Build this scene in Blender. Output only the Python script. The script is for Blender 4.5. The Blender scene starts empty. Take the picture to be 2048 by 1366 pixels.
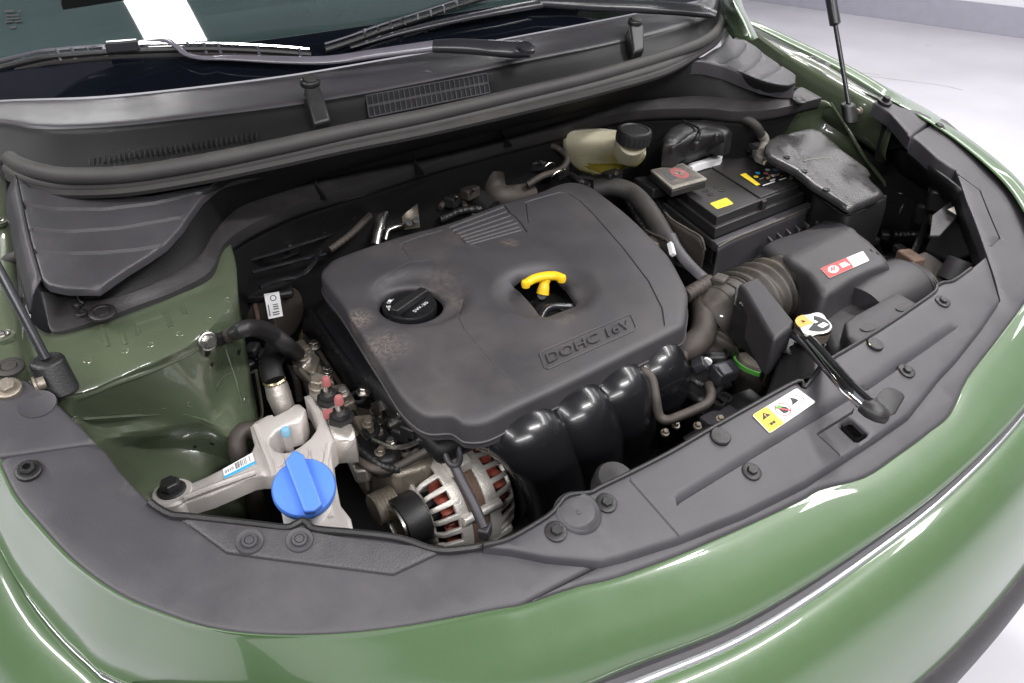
import bpy, bmesh, math, random
import numpy as np
from mathutils import Vector as V, Matrix, geometry
from math import radians as R, sin, cos, pi, sqrt
random.seed(4)
sc = bpy.context.scene
col = sc.collection
# ---------------------------------------------------------------- camera
CF, CX, CY, CZ, YAW, PIT, ROLL = 1547.917, -0.67565451, -0.30939701, 1.26053863, 0.64022636, 0.57521982, -0.01468858
CD = V((sin(YAW)*cos(PIT), cos(YAW)*cos(PIT), -sin(PIT)))
_r = V((cos(YAW), -sin(YAW), 0)); _u = _r.cross(CD)
CR = _r*cos(ROLL) + _u*sin(ROLL); CU = -_r*sin(ROLL) + _u*cos(ROLL)
CO = V((CX, CY, CZ))
cam = bpy.data.cameras.new('camera'); co = bpy.data.objects.new('camera', cam); col.objects.link(co)
cam.sensor_width = 36; cam.lens = CF/2048*36; cam.clip_start = 0.02; cam.clip_end = 60
co.matrix_world = Matrix(((CR.x, CU.x, -CD.x, CX), (CR.y, CU.y, -CD.y, CY), (CR.z, CU.z, -CD.z, CZ), (0, 0, 0, 1)))
sc.camera = co
# ---------------------------------------------------------------- light
w = bpy.data.worlds.new('World'); sc.world = w; w.use_nodes = True
bg = w.node_tree.nodes['Background']; bg.inputs[0].default_value = (0.86, 0.87, 0.95, 1); bg.inputs[1].default_value = 0.1
def area(name, loc, sx, sy, power, rot=(0, 0, 0), c=(1, .985, .97)):
    l = bpy.data.lights.new(name, 'AREA'); l.shape = 'RECTANGLE'; l.size = sx; l.size_y = sy; l.energy = power; l.color = c
    o = bpy.data.objects.new(name, l); col.objects.link(o); o.location = loc; o.rotation_euler = rot
    return o
LIGHTS = [(-2.3, .9, 118), (-.15, 3.0, 118), (2.2, .9, 128)]
for lx, ly, p in LIGHTS:
    area('ceiling_lamp', (lx, ly, 3.0), .32, 4.4, p)
area('ceiling_lamp', (4.3, 1.6, 3.0), .32, 4.4, 60)  # unseen lamp, added to brighten the floor on the far side
area('ceiling_lamp', (-1.6, -2.6, 3.0), 3.0, .3, 130)
area('ceiling_lamp', (.75, -1.25, 3.0), 1.3, .2, 60)
sc.view_settings.view_transform = 'Standard'; sc.view_settings.look = 'None'
sc.view_settings.exposure = 0.12; sc.view_settings.gamma = 1
# ---------------------------------------------------------------- picking points: pixel of the photograph + height -> place
def ray(px, py): return CD + CR*((px-1024)/CF) + CU*((683-py)/CF)
def H(px, py, z):
    q = ray(px, py); return CO + q*((z-CZ)/q.z)
def HF(px, py, zf):
    q = ray(px, py); z = zf if not callable(zf) else .8
    for _ in range(40):
        p = CO + q*((z-CZ)/q.z)
        if not callable(zf): return p
        z = z*.5 + zf(p.x, p.y)*.5
    return CO + q*((z-CZ)/q.z)
def HY(px, py, y):
    q = ray(px, py); return CO + q*((y-CY)/q.y)
def HX(px, py, x):
    q = ray(px, py); return CO + q*((x-CX)/q.x)
def Q(ox, oy, s, pts): return [(ox+p[0]/s, oy+p[1]/s) + tuple(p[2:]) for p in pts]
def HH(pts): return [H(*p) for p in pts]
# ---------------------------------------------------------------- materials
def mat(name, c, rough=.5, metal=0., coat=0., dust=0., dustc=(.20, .165, .13), bump=0., bscale=600., var=.15, vscale=14., spec=.5, dscale=9., trans=0., emis=None, sss=0., scr=0., spots=()):
    m = bpy.data.materials.new(name); m.use_nodes = True; nt = m.node_tree; N = nt.nodes; L = nt.links
    b = N['Principled BSDF']
    b.inputs['Roughness'].default_value = rough; b.inputs['Metallic'].default_value = metal
    b.inputs['Coat Weight'].default_value = coat; b.inputs['Coat Roughness'].default_value = .03
    b.inputs['Specular IOR Level'].default_value = spec
    b.inputs['Transmission Weight'].default_value = trans
    if sss:
        b.inputs['Subsurface Weight'].default_value = sss; b.inputs['Subsurface Radius'].default_value = (.02, .02, .012); b.inputs['Subsurface Scale'].default_value = .5
    g = N.new('ShaderNodeNewGeometry')
    n1 = N.new('ShaderNodeTexNoise'); n1.inputs['Scale'].default_value = vscale; n1.inputs['Detail'].default_value = 5; L.new(g.outputs['Position'], n1.inputs['Vector'])
    mr = N.new('ShaderNodeMapRange'); mr.inputs[1].default_value = .3; mr.inputs[2].default_value = .7; mr.inputs[3].default_value = 1-var; mr.inputs[4].default_value = 1+var
    L.new(n1.outputs['Fac'], mr.inputs[0])
    mx = N.new('ShaderNodeMix'); mx.data_type = 'RGBA'; mx.blend_type = 'MULTIPLY'; mx.inputs[0].default_value = 1
    mx.inputs[6].default_value = (*c, 1); L.new(mr.outputs[0], mx.inputs[7])
    out = mx.outputs[2]
    rv = N.new('ShaderNodeMath'); rv.operation = 'MULTIPLY_ADD'; rv.inputs[1].default_value = .18*rough; rv.inputs[2].default_value = rough*.9
    L.new(n1.outputs['Fac'], rv.inputs[0]); rout = rv.outputs[0]
    if dust > 0:
        n2 = N.new('ShaderNodeTexNoise'); n2.inputs['Scale'].default_value = dscale; n2.inputs['Detail'].default_value = 9; n2.inputs['Roughness'].default_value = .72
        L.new(g.outputs['Position'], n2.inputs['Vector'])
        r2 = N.new('ShaderNodeMapRange'); r2.inputs[1].default_value = .47; r2.inputs[2].default_value = .72; r2.inputs[3].default_value = dust*.12; r2.inputs[4].default_value = dust
        L.new(n2.outputs['Fac'], r2.inputs[0])
        sx = N.new('ShaderNodeSeparateXYZ'); L.new(g.outputs['Normal'], sx.inputs[0])
        up = N.new('ShaderNodeMapRange'); up.inputs[1].default_value = -.1; up.inputs[2].default_value = .9; L.new(sx.outputs[2], up.inputs[0])
        mu = N.new('ShaderNodeMath'); mu.operation = 'MULTIPLY'; L.new(r2.outputs[0], mu.inputs[0]); L.new(up.outputs[0], mu.inputs[1])
        m2 = N.new('ShaderNodeMix'); m2.data_type = 'RGBA'; L.new(mu.outputs[0], m2.inputs[0]); L.new(out, m2.inputs[6]); m2.inputs[7].default_value = (*dustc, 1)
        out = m2.outputs[2]
        ra = N.new('ShaderNodeMath'); ra.operation = 'MULTIPLY_ADD'; ra.inputs[1].default_value = .5; L.new(mu.outputs[0], ra.inputs[0]); L.new(rout, ra.inputs[2]); rout = ra.outputs[0]
    if scr > 0:   # fine pale scratches
        n4 = N.new('ShaderNodeTexNoise'); n4.inputs['Scale'].default_value = 55; n4.inputs['Detail'].default_value = 8; n4.inputs['Roughness'].default_value = .8
        mp = N.new('ShaderNodeMapping'); mp.inputs['Scale'].default_value = (1, .18, .5); mp.inputs['Rotation'].default_value = (0, 0, .6)
        L.new(g.outputs['Position'], mp.inputs[0]); L.new(mp.outputs[0], n4.inputs['Vector'])
        r4 = N.new('ShaderNodeMapRange'); r4.inputs[1].default_value = .62; r4.inputs[2].default_value = .74; r4.inputs[3].default_value = 0; r4.inputs[4].default_value = scr; L.new(n4.outputs['Fac'], r4.inputs[0])
        m4 = N.new('ShaderNodeMix'); m4.data_type = 'RGBA'; L.new(r4.outputs[0], m4.inputs[0]); L.new(out, m4.inputs[6]); m4.inputs[7].default_value = (.42, .38, .34, 1); out = m4.outputs[2]
    for (loc, rad, cc_, amt, nsc) in spots:   # stains with a shape of their own
        vd = N.new('ShaderNodeVectorMath'); vd.operation = 'DISTANCE'; L.new(g.outputs['Position'], vd.inputs[0]); vd.inputs[1].default_value = loc
        mr_ = N.new('ShaderNodeMapRange'); mr_.inputs[1].default_value = rad; mr_.inputs[2].default_value = rad*.25; mr_.inputs[3].default_value = 0; mr_.inputs[4].default_value = 1; L.new(vd.outputs['Value'], mr_.inputs[0])
        nn_ = N.new('ShaderNodeTexNoise'); nn_.inputs['Scale'].default_value = nsc; nn_.inputs['Detail'].default_value = 8; nn_.inputs['Roughness'].default_value = .75; L.new(g.outputs['Position'], nn_.inputs['Vector'])
        m1_ = N.new('ShaderNodeMapRange'); m1_.inputs[1].default_value = .42; m1_.inputs[2].default_value = .62; m1_.inputs[3].default_value = 0; m1_.inputs[4].default_value = amt; L.new(nn_.outputs['Fac'], m1_.inputs[0])
        mm_ = N.new('ShaderNodeMath'); mm_.operation = 'MULTIPLY'; L.new(mr_.outputs[0], mm_.inputs[0]); L.new(m1_.outputs[0], mm_.inputs[1])
        mo_ = N.new('ShaderNodeMix'); mo_.data_type = 'RGBA'; L.new(mm_.outputs[0], mo_.inputs[0]); L.new(out, mo_.inputs[6]); mo_.inputs[7].default_value = (*cc_, 1); out = mo_.outputs[2]
    L.new(out, b.inputs['Base Color']); L.new(rout, b.inputs['Roughness'])
    if emis:
        b.inputs['Emission Color'].default_value = (*emis[:3], 1); b.inputs['Emission Strength'].default_value = emis[3]
    if bump > 0:
        n3 = N.new('ShaderNodeTexNoise'); n3.inputs['Scale'].default_value = bscale; n3.inputs['Detail'].default_value = 3; L.new(g.outputs['Position'], n3.inputs['Vector'])
        bp = N.new('ShaderNodeBump'); bp.inputs['Strength'].default_value = bump; bp.inputs['Distance'].default_value = .001
        L.new(n3.outputs['Fac'], bp.inputs['Height']); L.new(bp.outputs[0], b.inputs['Normal'])
    return m
M = {}
def dm(k, *a, **kw): M[k] = mat(k, *a, **kw)
dm('panel', (.052, .049, .056), .46, dust=.22, dustc=(.17, .16, .17), bump=.2, bscale=1100, scr=.06, dscale=5, spots=[
    (tuple(H(470, 1120, .76)), .035, (.20, .19, .20), .5, 40), (tuple(H(535, 1190, .74)), .025, (.24, .23, .24), .55, 70), (tuple(H(850, 1175, .725)), .035, (.22, .21, .20), .6, 55),
    (tuple(H(400, 1100, .77)), .03, (.18, .17, .18), .4, 50), (tuple(H(280, 990, .80)), .025, (.28, .25, .22), .5, 160), (tuple(H(1180, 1080, .73)), .04, (.15, .14, .15), .4, 50)])
dm('panelpad', (.052, .050, .054), .42, dust=.2, dustc=(.19, .18, .18), bump=.6, bscale=700, dscale=20)
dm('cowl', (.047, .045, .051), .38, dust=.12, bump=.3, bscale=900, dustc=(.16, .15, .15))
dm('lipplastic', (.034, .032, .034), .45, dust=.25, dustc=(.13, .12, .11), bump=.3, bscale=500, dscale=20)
dm('cowlwall_shaded', (.010, .0098, .0108), .5, spec=.3, dust=.05, bump=.3, bscale=900, dustc=(.08, .075, .07))  # black plastic, darker than the deck: the bonnet's shade is put into the colour
dm('arm', (.15, .14, .17), .27, coat=.2)
dm('blackplastic', (.016, .0155, .017), .42, dust=.15, dustc=(.10, .085, .07), bump=.3, bscale=700)
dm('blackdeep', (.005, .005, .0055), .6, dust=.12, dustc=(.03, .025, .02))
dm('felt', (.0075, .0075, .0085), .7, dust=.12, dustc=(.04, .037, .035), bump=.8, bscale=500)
dm('cover', (.052, .049, .055), .47, dust=.22, dustc=(.19, .165, .145), bump=.4, bscale=1000, dscale=6, scr=.08, spots=[
    (tuple(H(900, 590, .78)), .030, (.20, .155, .12), .5, 60), (tuple(H(880, 560, .78)), .035, (.20, .155, .12), .35, 120), (tuple(H(715, 640, .78)), .026, (.30, .25, .22), .75, 260),
    (tuple(H(765, 700, .77)), .040, (.26, .22, .19), .6, 240), (tuple(H(910, 465, .80)), .026, (.20, .14, .10), .4, 90), (tuple(H(1020, 480, .79)), .016, (.25, .19, .14), .6, 160), (tuple(H(1130, 620, .78)), .025, (.22, .175, .14), .45, 90)])
dm('rubber', (.03, .028, .028), .6, dust=.35, dustc=(.14, .12, .10), bump=.3)
dm('seal', (.045, .043, .043), .6, dust=.4, dustc=(.14, .13, .12), bump=.3)
dm('glossblack', (.010, .010, .012), .24, coat=.25, dust=.16, dustc=(.08, .075, .075), bump=.12, bscale=420)
dm('wiper', (.03, .03, .036), .28, spec=.6)
dm('paint', (.084, .146, .066), .30, coat=1.0, var=.06, vscale=3, bump=.07, bscale=260, dust=.07, dustc=(.25, .27, .22), dscale=40)
dm('baypaint', (.084, .106, .066), .28, coat=1.0, dust=.28, dustc=(.17, .15, .11), var=.10, bump=.9, bscale=16)
dm('alu', (.60, .56, .52), .42, metal=.85, dust=.5, dustc=(.22, .18, .13), bump=.5, bscale=500)
dm('castclean', (.62, .575, .55), .47, metal=.35, dust=.22, dustc=(.3, .26, .2), bump=.5, bscale=600)
dm('dirtymetal', (.34, .30, .25), .45, metal=.7, dust=.5, dustc=(.10, .075, .05), bump=.7, bscale=300, dscale=30)
dm('steel', (.62, .60, .57), .26, metal=1, dust=.25, dustc=(.2, .15, .1), dscale=60)
dm('silvertrim', (.62, .62, .66), .22, metal=.7, var=.03)
dm('chrome', (.82, .82, .85), .10, metal=1, var=.03)
dm('stator', (.20, .13, .10), .65, metal=.4, dust=.5, dustc=(.13, .085, .06), bump=.9, bscale=400)
dm('copper', (.26, .06, .04), .45, metal=.0, bump=.8, bscale=350, var=.5, vscale=90)
dm('blue', (.085, .22, .72), .42, var=.04, bump=.1)
dm('bluetip', (.22, .45, .62), .5)
dm('yellow', (.95, .60, .02), .38, var=.05)
dm('sticker_yellow', (.95, .72, .05), .5, var=.05)
dm('orange', (.85, .42, .08), .5, var=.08)
dm('white', (.82, .82, .83), .45, var=.04)
dm('dirtywhite', (.30, .28, .245), .5, dust=.6, dustc=(.15, .13, .10), dscale=40)
dm('smoke', (.13, .12, .11), .3, dust=.7, dustc=(.28, .25, .21), dscale=60)
dm('red', (.72, .06, .06), .42, var=.05)
dm('darkred', (.25, .03, .04), .5)
dm('redmark', (.40, .13, .13), .5, dust=.3, dscale=80)
dm('ink', (.012, .012, .014), .5)
dm('greyink', (.10, .10, .11), .5)
dm('skyblue', (.05, .42, .75), .5)
dm('alternator', (.68, .65, .61), .42, metal=.5, dust=.4, dustc=(.17, .13, .09), bump=.8, bscale=420, dscale=26)
dm('tank', (.72, .67, .50), .35, sss=.6, dust=.25, dustc=(.35, .3, .15), var=.1)
dm('fluid', (.42, .33, .045), .35, sss=.5, dust=.2)
dm('hose', (.05, .042, .038), .55, dust=.55, dustc=(.16, .125, .10), bump=.3, dscale=20)
dm('duct', (.050, .044, .040), .5, dust=.55, dustc=(.20, .16, .12), bump=.3, dscale=20)
dm('airbox', (.041, .039, .043), .46, dust=.18, dustc=(.16, .14, .13), bump=.5, bscale=900)
dm('fuse', (.028, .0275, .030), .24, dust=.45, dustc=(.15, .135, .125), dscale=7, scr=.4)
dm('battery', (.026, .025, .027), .45, dust=.15, bump=.3, bscale=900)
dm('green', (.10, .40, .06), .5)
dm('floor', (.50, .49, .53), .34, var=.10, vscale=1.6, dust=.06, dustc=(.35, .3, .28), dscale=3, spec=.4)
dm('wall', (.78, .785, .83), .7, var=.02)
dm('ceiling', (.34, .34, .37), .8, var=.05)
dm('duststreak', (.36, .31, .28), .6)
dm('skirt', (.36, .355, .42), .6, var=.04)
dm('foil', (.5, .42, .25), .25, metal=.9, dust=.3, bump=1, bscale=120)
def glassmat():
    m = mat('screen_glass', (.030, .048, .048), .035, coat=.6, var=.05); return m  # teal reflection of the surroundings is put into the glass colour
M['glass'] = glassmat()
dm('frit', (.004, .005, .009), .06, coat=.3, var=.05)
# ---------------------------------------------------------------- object helpers
def link(name, me, m, parent=None, smooth=True, bevel=0., solid=0., label=None, kind=None, recentre=True, soff=-1, bseg=2):
    o = bpy.data.objects.new(name, me); col.objects.link(o)
    if m is not None:
        me.materials.clear(); me.materials.append(M[m] if isinstance(m, str) else m)
    if recentre and len(me.vertices):
        c = sum((v.co for v in me.vertices), V())/len(me.vertices)
        me.transform(Matrix.Translation(-c)); o.location = c
    if smooth: 
        for p in me.polygons: p.use_smooth = True
        try: me.set_sharp_from_angle(angle=R(38))
        except Exception: pass
    if parent is not None:
        o.parent = parent; o.matrix_parent_inverse = Matrix.Translation(-parent.location)
    if solid:
        s = o.modifiers.new('s', 'SOLIDIFY'); s.thickness = solid; s.offset = soff
    if bevel:
        b = o.modifiers.new('b', 'BEVEL'); b.width = bevel; b.segments = bseg; b.limit_method = 'ANGLE'; b.angle_limit = R(35); b.harden_normals = False
    if label: o['label'] = label
    if kind: o['kind'] = kind
    return o
def mesh(name, verts, faces, m, parent=None, **kw):
    me = bpy.data.meshes.new(name); me.from_pydata([tuple(v) for v in verts], [], faces); me.update()
    bm = bmesh.new(); bm.from_mesh(me); bmesh.ops.recalc_face_normals(bm, faces=bm.faces); bm.to_mesh(me); bm.free()
    return link(name, me, m, parent, **kw)
def thing(name, label, cat, loc, group=None):
    o = bpy.data.objects.new(name, None); col.objects.link(o); o.location = loc; o.empty_display_size = .05
    o['label'] = label; o['category'] = cat
    if group: o['group'] = group
    return o
def tag(o, label, cat, group=None):
    o['label'] = label; o['category'] = cat
    if group: o['group'] = group
    return o
def crs(p, n, closed=False):
    p = [V(a) for a in p]; k = len(p); out = []
    rng = range(k if closed else k-1)
    for i in rng:
        if closed: a, b, c, d = p[(i-1) % k], p[i], p[(i+1) % k], p[(i+2) % k]
        else:
            b, c = p[i], p[i+1]; a = p[i-1] if i > 0 else b*2-c; d = p[i+2] if i+2 < k else c*2-b
        for j in range(n):
            t = j/n
            out.append(.5*((2*b) + (c-a)*t + (2*a-5*b+4*c-d)*t*t + (3*b-a-3*c+d)*t**3))
    if not closed: out.append(p[-1])
    return out
def sheet(name, rows, m, parent=None, nu=4, nv=4, thick=.003, bevel=0., **kw):
    rs = [crs(r, nu) for r in rows]; cols = [crs(list(c), nv) for c in zip(*rs)]
    a, b = len(cols), len(cols[0])
    vs = [p for c in cols for p in c]
    fs = [(i*b+j, i*b+j+1, (i+1)*b+j+1, (i+1)*b+j) for i in range(a-1) for j in range(b-1)]
    return mesh(name, vs, fs, m, parent, solid=thick, bevel=bevel, soff=kw.pop('soff', 0), **kw)
def frames(pts):
    T = [(pts[min(i+1, len(pts)-1)]-pts[max(i-1, 0)]).normalized() for i in range(len(pts))]
    a = V((0, 0, 1)) if abs(T[0].z) < .9 else V((1, 0, 0))
    n = (a - T[0]*a.dot(T[0])).normalized(); out = []
    for t in T:
        n = (n - t*n.dot(t)).normalized(); out.append((n, t.cross(n)))
    return out
def tube(name, pts, r, m, parent=None, seg=12, n=6, closed=False, prof=None, flat=(1, 1), smooth_path=True, caps=True, up=None, **kw):
    P = crs(pts, n) if smooth_path else [V(p) for p in pts]
    F = frames(P); k = len(P); vs = []
    if up is not None:
        F2 = []
        for i, p in enumerate(P):
            t = (P[min(i+1, k-1)]-P[max(i-1, 0)]).normalized(); u_ = (up - t*up.dot(t)).normalized(); F2.append((u_, t.cross(u_)))
        F = F2
    for i, p in enumerate(P):
        s = i/(k-1)
        if callable(r): rr = r(s)
        elif isinstance(r, (list, tuple)):
            x = s*(len(r)-1); j = min(int(x), len(r)-2); rr = r[j]*(1-(x-j)) + r[j+1]*(x-j)
        else: rr = r
        for q in range(seg):
            a = 2*pi*q/seg
            vs.append(p + F[i][0]*(cos(a)*rr*flat[0]) + F[i][1]*(sin(a)*rr*flat[1]))
    fs = [(i*seg+q, i*seg+(q+1) % seg, (i+1)*seg+(q+1) % seg, (i+1)*seg+q) for i in range(k-1) for q in range(seg)]
    if caps: fs += [tuple(range(seg))[::-1], tuple((k-1)*seg+q for q in range(seg))]
    return mesh(name, vs, fs, m, parent, **kw)
def lathe(name, o, axis, prof, m, parent=None, seg=32, **kw):
    axis = V(axis).normalized(); a = V((1, 0, 0)) if abs(axis.x) < .8 else V((0, 1, 0))
    e1 = (a-axis*a.dot(axis)).normalized(); e2 = axis.cross(e1); vs = []; fs = []
    for r, h in prof:
        for q in range(seg):
            t = 2*pi*q/seg; vs.append(V(o)+axis*h+(e1*cos(t)+e2*sin(t))*max(r, 1e-5))
    for i in range(len(prof)-1):
        for q in range(seg): fs.append((i*seg+q, i*seg+(q+1) % seg, (i+1)*seg+(q+1) % seg, (i+1)*seg+q))
    if prof[0][0] > 1e-4 and kw.pop('caps', True): fs.append(tuple(range(seg)))
    kw.pop('caps', None)
    return mesh(name, vs, fs, m, parent, **kw)
def prism(name, pts, ext, m, parent=None, bevel=.0015, sm=0, **kw):
    pts = crs(pts, sm, True) if sm else [V(p) for p in pts]; k = len(pts); ext = V(ext)
    vs = pts + [p+ext for p in pts]
    fs = [tuple(range(k)), tuple(range(2*k-1, k-1, -1))] + [(i, (i+1) % k, k+(i+1) % k, k+i) for i in range(k)]
    return mesh(name, vs, fs, m, parent, bevel=bevel, **kw)
def box(name, c, s, m, parent=None, rz=0., rx=0., ry=0., bevel=.002, **kw):
    X = Matrix.Rotation(rz, 3, 'Z') @ Matrix.Rotation(ry, 3, 'Y') @ Matrix.Rotation(rx, 3, 'X')
    vs = [V(c) + X @ V((a*s[0]/2, b*s[1]/2, d*s[2]/2)) for a in (-1, 1) for b in (-1, 1) for d in (-1, 1)]
    fs = [(0, 1, 3, 2), (4, 6, 7, 5), (0, 4, 5, 1), (2, 3, 7, 6), (0, 2, 6, 4), (1, 5, 7, 3)]
    return mesh(name, vs, fs, m, parent, bevel=bevel, **kw)
def seg_dist(P, A, B):   # P nx2, A,B kx2 -> n distances
    out = np.full(len(P), 1e9)
    for a, b in zip(A, B):
        ab = b-a; L2 = max(ab@ab, 1e-12); t = np.clip(((P-a)@ab)/L2, 0, 1); d = P-(a+t[:, None]*ab); out = np.minimum(out, np.hypot(d[:, 0], d[:, 1]))
    return out
def inpoly(P, poly):
    r = np.zeros(len(P), bool); k = len(poly)
    for i in range(k):
        a, b = poly[i], poly[(i+1) % k]
        c = (a[1] > P[:, 1]) != (b[1] > P[:, 1])
        with np.errstate(divide='ignore', invalid='ignore'): x = (b[0]-a[0])*(P[:, 1]-a[1])/(b[1]-a[1]+1e-15)+a[0]
        r ^= c & (P[:, 0] < x)
    return r
def plate(name, outline, zf, m, parent=None, holes=(), thick=.015, rnd=.004, spacing=.012, grooves=(), detail=None, hitf=None, dense=.008, world=False, under=0., **kw):
    """a moulded sheet: outline (pixels or world xy) on the height surface zf, rounded edge, grooves, skirt"""
    def loop(L):
        p = [V((a.x, a.y, 0)) for a in L] if world else [HF(a[0], a[1], hitf or zf) for a in L]
        out = []
        for i in range(len(p)):
            a, b = p[i], p[(i+1) % len(p)]; n = max(1, int((V((b.x, b.y))-V((a.x, a.y))).length/dense))
            for j in range(n): out.append((a.x+(b.x-a.x)*j/n, a.y+(b.y-a.y)*j/n))
        return np.array(out)
    loops = [loop(outline)]+[loop(h) for h in holes]
    A = np.concatenate(loops); B = np.concatenate([np.roll(l, -1, 0) for l in loops])
    extra = []; rlines = []
    for li, l in enumerate(loops):
        t = np.roll(l, -1, 0)-np.roll(l, 1, 0); t /= np.maximum(np.hypot(t[:, 0], t[:, 1]), 1e-9)[:, None]; n = np.stack([-t[:, 1], t[:, 0]], 1)
        ar = .5*np.sum(l[:, 0]*np.roll(l[:, 1], -1)-np.roll(l[:, 0], -1)*l[:, 1])
        if ar < 0: n = -n
        if li: n = -n
        for k in (.08, .35, 1.): rlines.append((l+n*rnd*k, rnd*k*.92))
    gs = []; glines = []
    for g in grooves:
        pl, wd, dp = g
        p = [HF(a[0], a[1], hitf or zf) for a in pl] if not world else pl
        p = np.array([(a.x, a.y) for a in p]); d = []
        for a, b in zip(p[:-1], p[1:]):
            n = max(1, int(np.hypot(*(b-a))/.004)); d += [a+(b-a)*j/n for j in range(n)]
        d.append(p[-1]); d = np.array(d); t = np.gradient(d, axis=0); t /= np.maximum(np.hypot(t[:, 0], t[:, 1]), 1e-9)[:, None]; n = np.stack([-t[:, 1], t[:, 0]], 1)
        for k in (-1.02, 0, 1.02): glines.append(d+n*wd*k)
        gs.append((d, wd, dp))
    lo, hi = loops[0].min(0), loops[0].max(0)
    gx = np.arange(lo[0], hi[0], spacing); gy = np.arange(lo[1], hi[1], spacing)
    G = np.stack(np.meshgrid(gx, gy), -1).reshape(-1, 2); G[:, 0] += (np.round((G[:, 1]-lo[1])/spacing) % 2)*spacing*.5
    extra.append((G, spacing*.35+rnd*1.05))
    pts = [A]
    for E_, md in extra:
        ok = inpoly(E_, loops[0])
        for l in loops[1:]: ok &= ~inpoly(E_, l)
        E_ = E_[ok]
        if len(E_): E_ = E_[seg_dist(E_, A, B) > md*.85]
        for d_, w_, _q in gs:
            if len(E_): E_ = E_[seg_dist(E_, d_[:-1], d_[1:]) > w_*1.15]
        if len(E_): pts.append(E_)
    P = np.concatenate(pts)
    nA = len(A); edges = []; s = 0
    for l in loops:
        edges += [(s+i, s+(i+1) % len(l)) for i in range(len(l))]; s += len(l)
    base_n = len(P)
    allg = [(np.vstack([r_, r_[:1]]), m_) for r_, m_ in rlines]+[(g_, .0006) for g_ in glines]
    for gl_, md_ in allg:
        okl = inpoly(gl_, loops[0])
        for l in loops[1:]: okl &= ~inpoly(gl_, l)
        okl &= seg_dist(gl_, A, B) > md_
        idx = []
        for q_, o_ in zip(gl_, okl):
            if o_: idx.append(base_n); P = np.vstack([P, q_]); base_n += 1
            else: idx.append(-1)
        edges += [(a, b) for a, b in zip(idx[:-1], idx[1:]) if a >= 0 and b >= 0]
    vo, eo, fo, *_ = geometry.delaunay_2d_cdt([V(p) for p in P], edges, [], 0, 1e-6)
    Vx = np.array([(v.x, v.y) for v in vo]); F = np.array([tuple(f) for f in fo if len(f) == 3])
    C = Vx[F].mean(1); ok = inpoly(C, loops[0])
    for l in loops[1:]: ok &= ~inpoly(C, l)
    F = F[ok]
    dist = seg_dist(Vx, A, B); z = np.array([zf(x, y) if callable(zf) else zf for x, y in Vx])
    q = np.clip(1-dist/rnd, 0, 1); z = z-rnd*(1-np.sqrt(np.clip(1-q*q, 0, 1)))
    if detail is not None: z = z+np.array([detail(x, y) for x, y in Vx])
    for d, wd, dp in gs:
        gd = seg_dist(Vx, d[:-1], d[1:]); z = z-dp*np.clip(1-gd/wd, 0, 1)
    used = np.unique(F); mp = -np.ones(len(Vx), int); mp[used] = np.arange(len(used)); F = mp[F]; Vx = Vx[used]; z = z[used]
    verts = [(a[0], a[1], b) for a, b in zip(Vx, z)]; faces = [tuple(int(i) for i in f) for f in F]
    ec = {}
    for f in faces:
        for i in range(3):
            a, b = f[i], f[(i+1) % 3]; k = (min(a, b), max(a, b)); ec.setdefault(k, []).append((a, b))
    be = [v[0] for v in ec.values() if len(v) == 1]; low = {}
    HA_ = np.concatenate(loops[1:]) if len(loops) > 1 else None
    for a, b in be:
        for i in (a, b):
            if i not in low:
                th_ = thick
                if HA_ is not None and np.min(np.hypot(HA_[:, 0]-verts[i][0], HA_[:, 1]-verts[i][1])) < .004: th_ = min(thick, .004)
                low[i] = len(verts); verts.append((verts[i][0], verts[i][1], verts[i][2]-th_))
        faces.append((b, a, low[a], low[b]))
    return mesh(name, verts, faces, m, parent, **kw)
_hexc = {}
def bolt(name, loc, nrm, r, m, parent=None, washer=1.7, h=.6, hexr=None, socket=False, wm=None):
    nrm = V(nrm).normalized(); X = nrm.to_track_quat('Z', 'Y').to_matrix()
    bm = bmesh.new(); off = random.random()
    def ring(rad, z, k): return [bm.verts.new(V(loc)+X@V((rad*cos(2*pi*i/k+off), rad*sin(2*pi*i/k+off), z))) for i in range(k)]
    def br(a, b): 
        for i in range(len(a)): bm.faces.new((a[i], a[(i+1) % len(a)], b[(i+1) % len(b)], b[i]))
    a = ring(r*washer, -.002, 18); b = ring(r*washer, r*.18, 18); c = ring(r*washer*.92, r*.28, 18); d = ring(r*1.08, r*.3, 18); br(a, b); br(b, c); br(c, d); bm.faces.new(d)
    e = ring(r*.95, r*.25, 6); f = ring(r*.95, r*(h+.2), 6); g = ring(r*.82, r*(h+.32), 6); br(e, f); br(f, g)
    if socket:
        i1 = ring(r*.5, r*(h+.32), 6); i2 = ring(r*.45, r*.3, 6); br(g, i1); br(i1, i2); bm.faces.new(i2)
    else: bm.faces.new(g)
    me = bpy.data.meshes.new(name); bmesh.ops.recalc_face_normals(bm, faces=bm.faces); bm.to_mesh(me); bm.free()
    return link(name, me, m, parent, smooth=True)
def clip(name, loc, nrm, r, m, parent=None):
    n = V(nrm).normalized()
    return lathe(name, V(loc), n, [(r*1.02, -.001), (r, .0016), (r*.9, .0026), (r*.62, .0028), (r*.56, .0018), (r*.5, .003), (0, .0034)], m, parent, seg=22)
_font = None
def text_mesh(s):
    cu = bpy.data.curves.new('t', 'FONT'); cu.body = s; cu.size = 1; cu.resolution_u = 3; o = bpy.data.objects.new('t', cu); col.objects.link(o)
    dg = bpy.context.evaluated_depsgraph_get(); dg.update(); me = bpy.data.meshes.new_from_object(o.evaluated_get(dg)); bpy.data.objects.remove(o); bpy.data.curves.remove(cu); return me
def quadpt(q, u, v): return (q[0]*(1-u)+q[1]*u)*(1-v)+(q[3]*(1-u)+q[2]*u)*v   # q: bl, br, tr, tl
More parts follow.
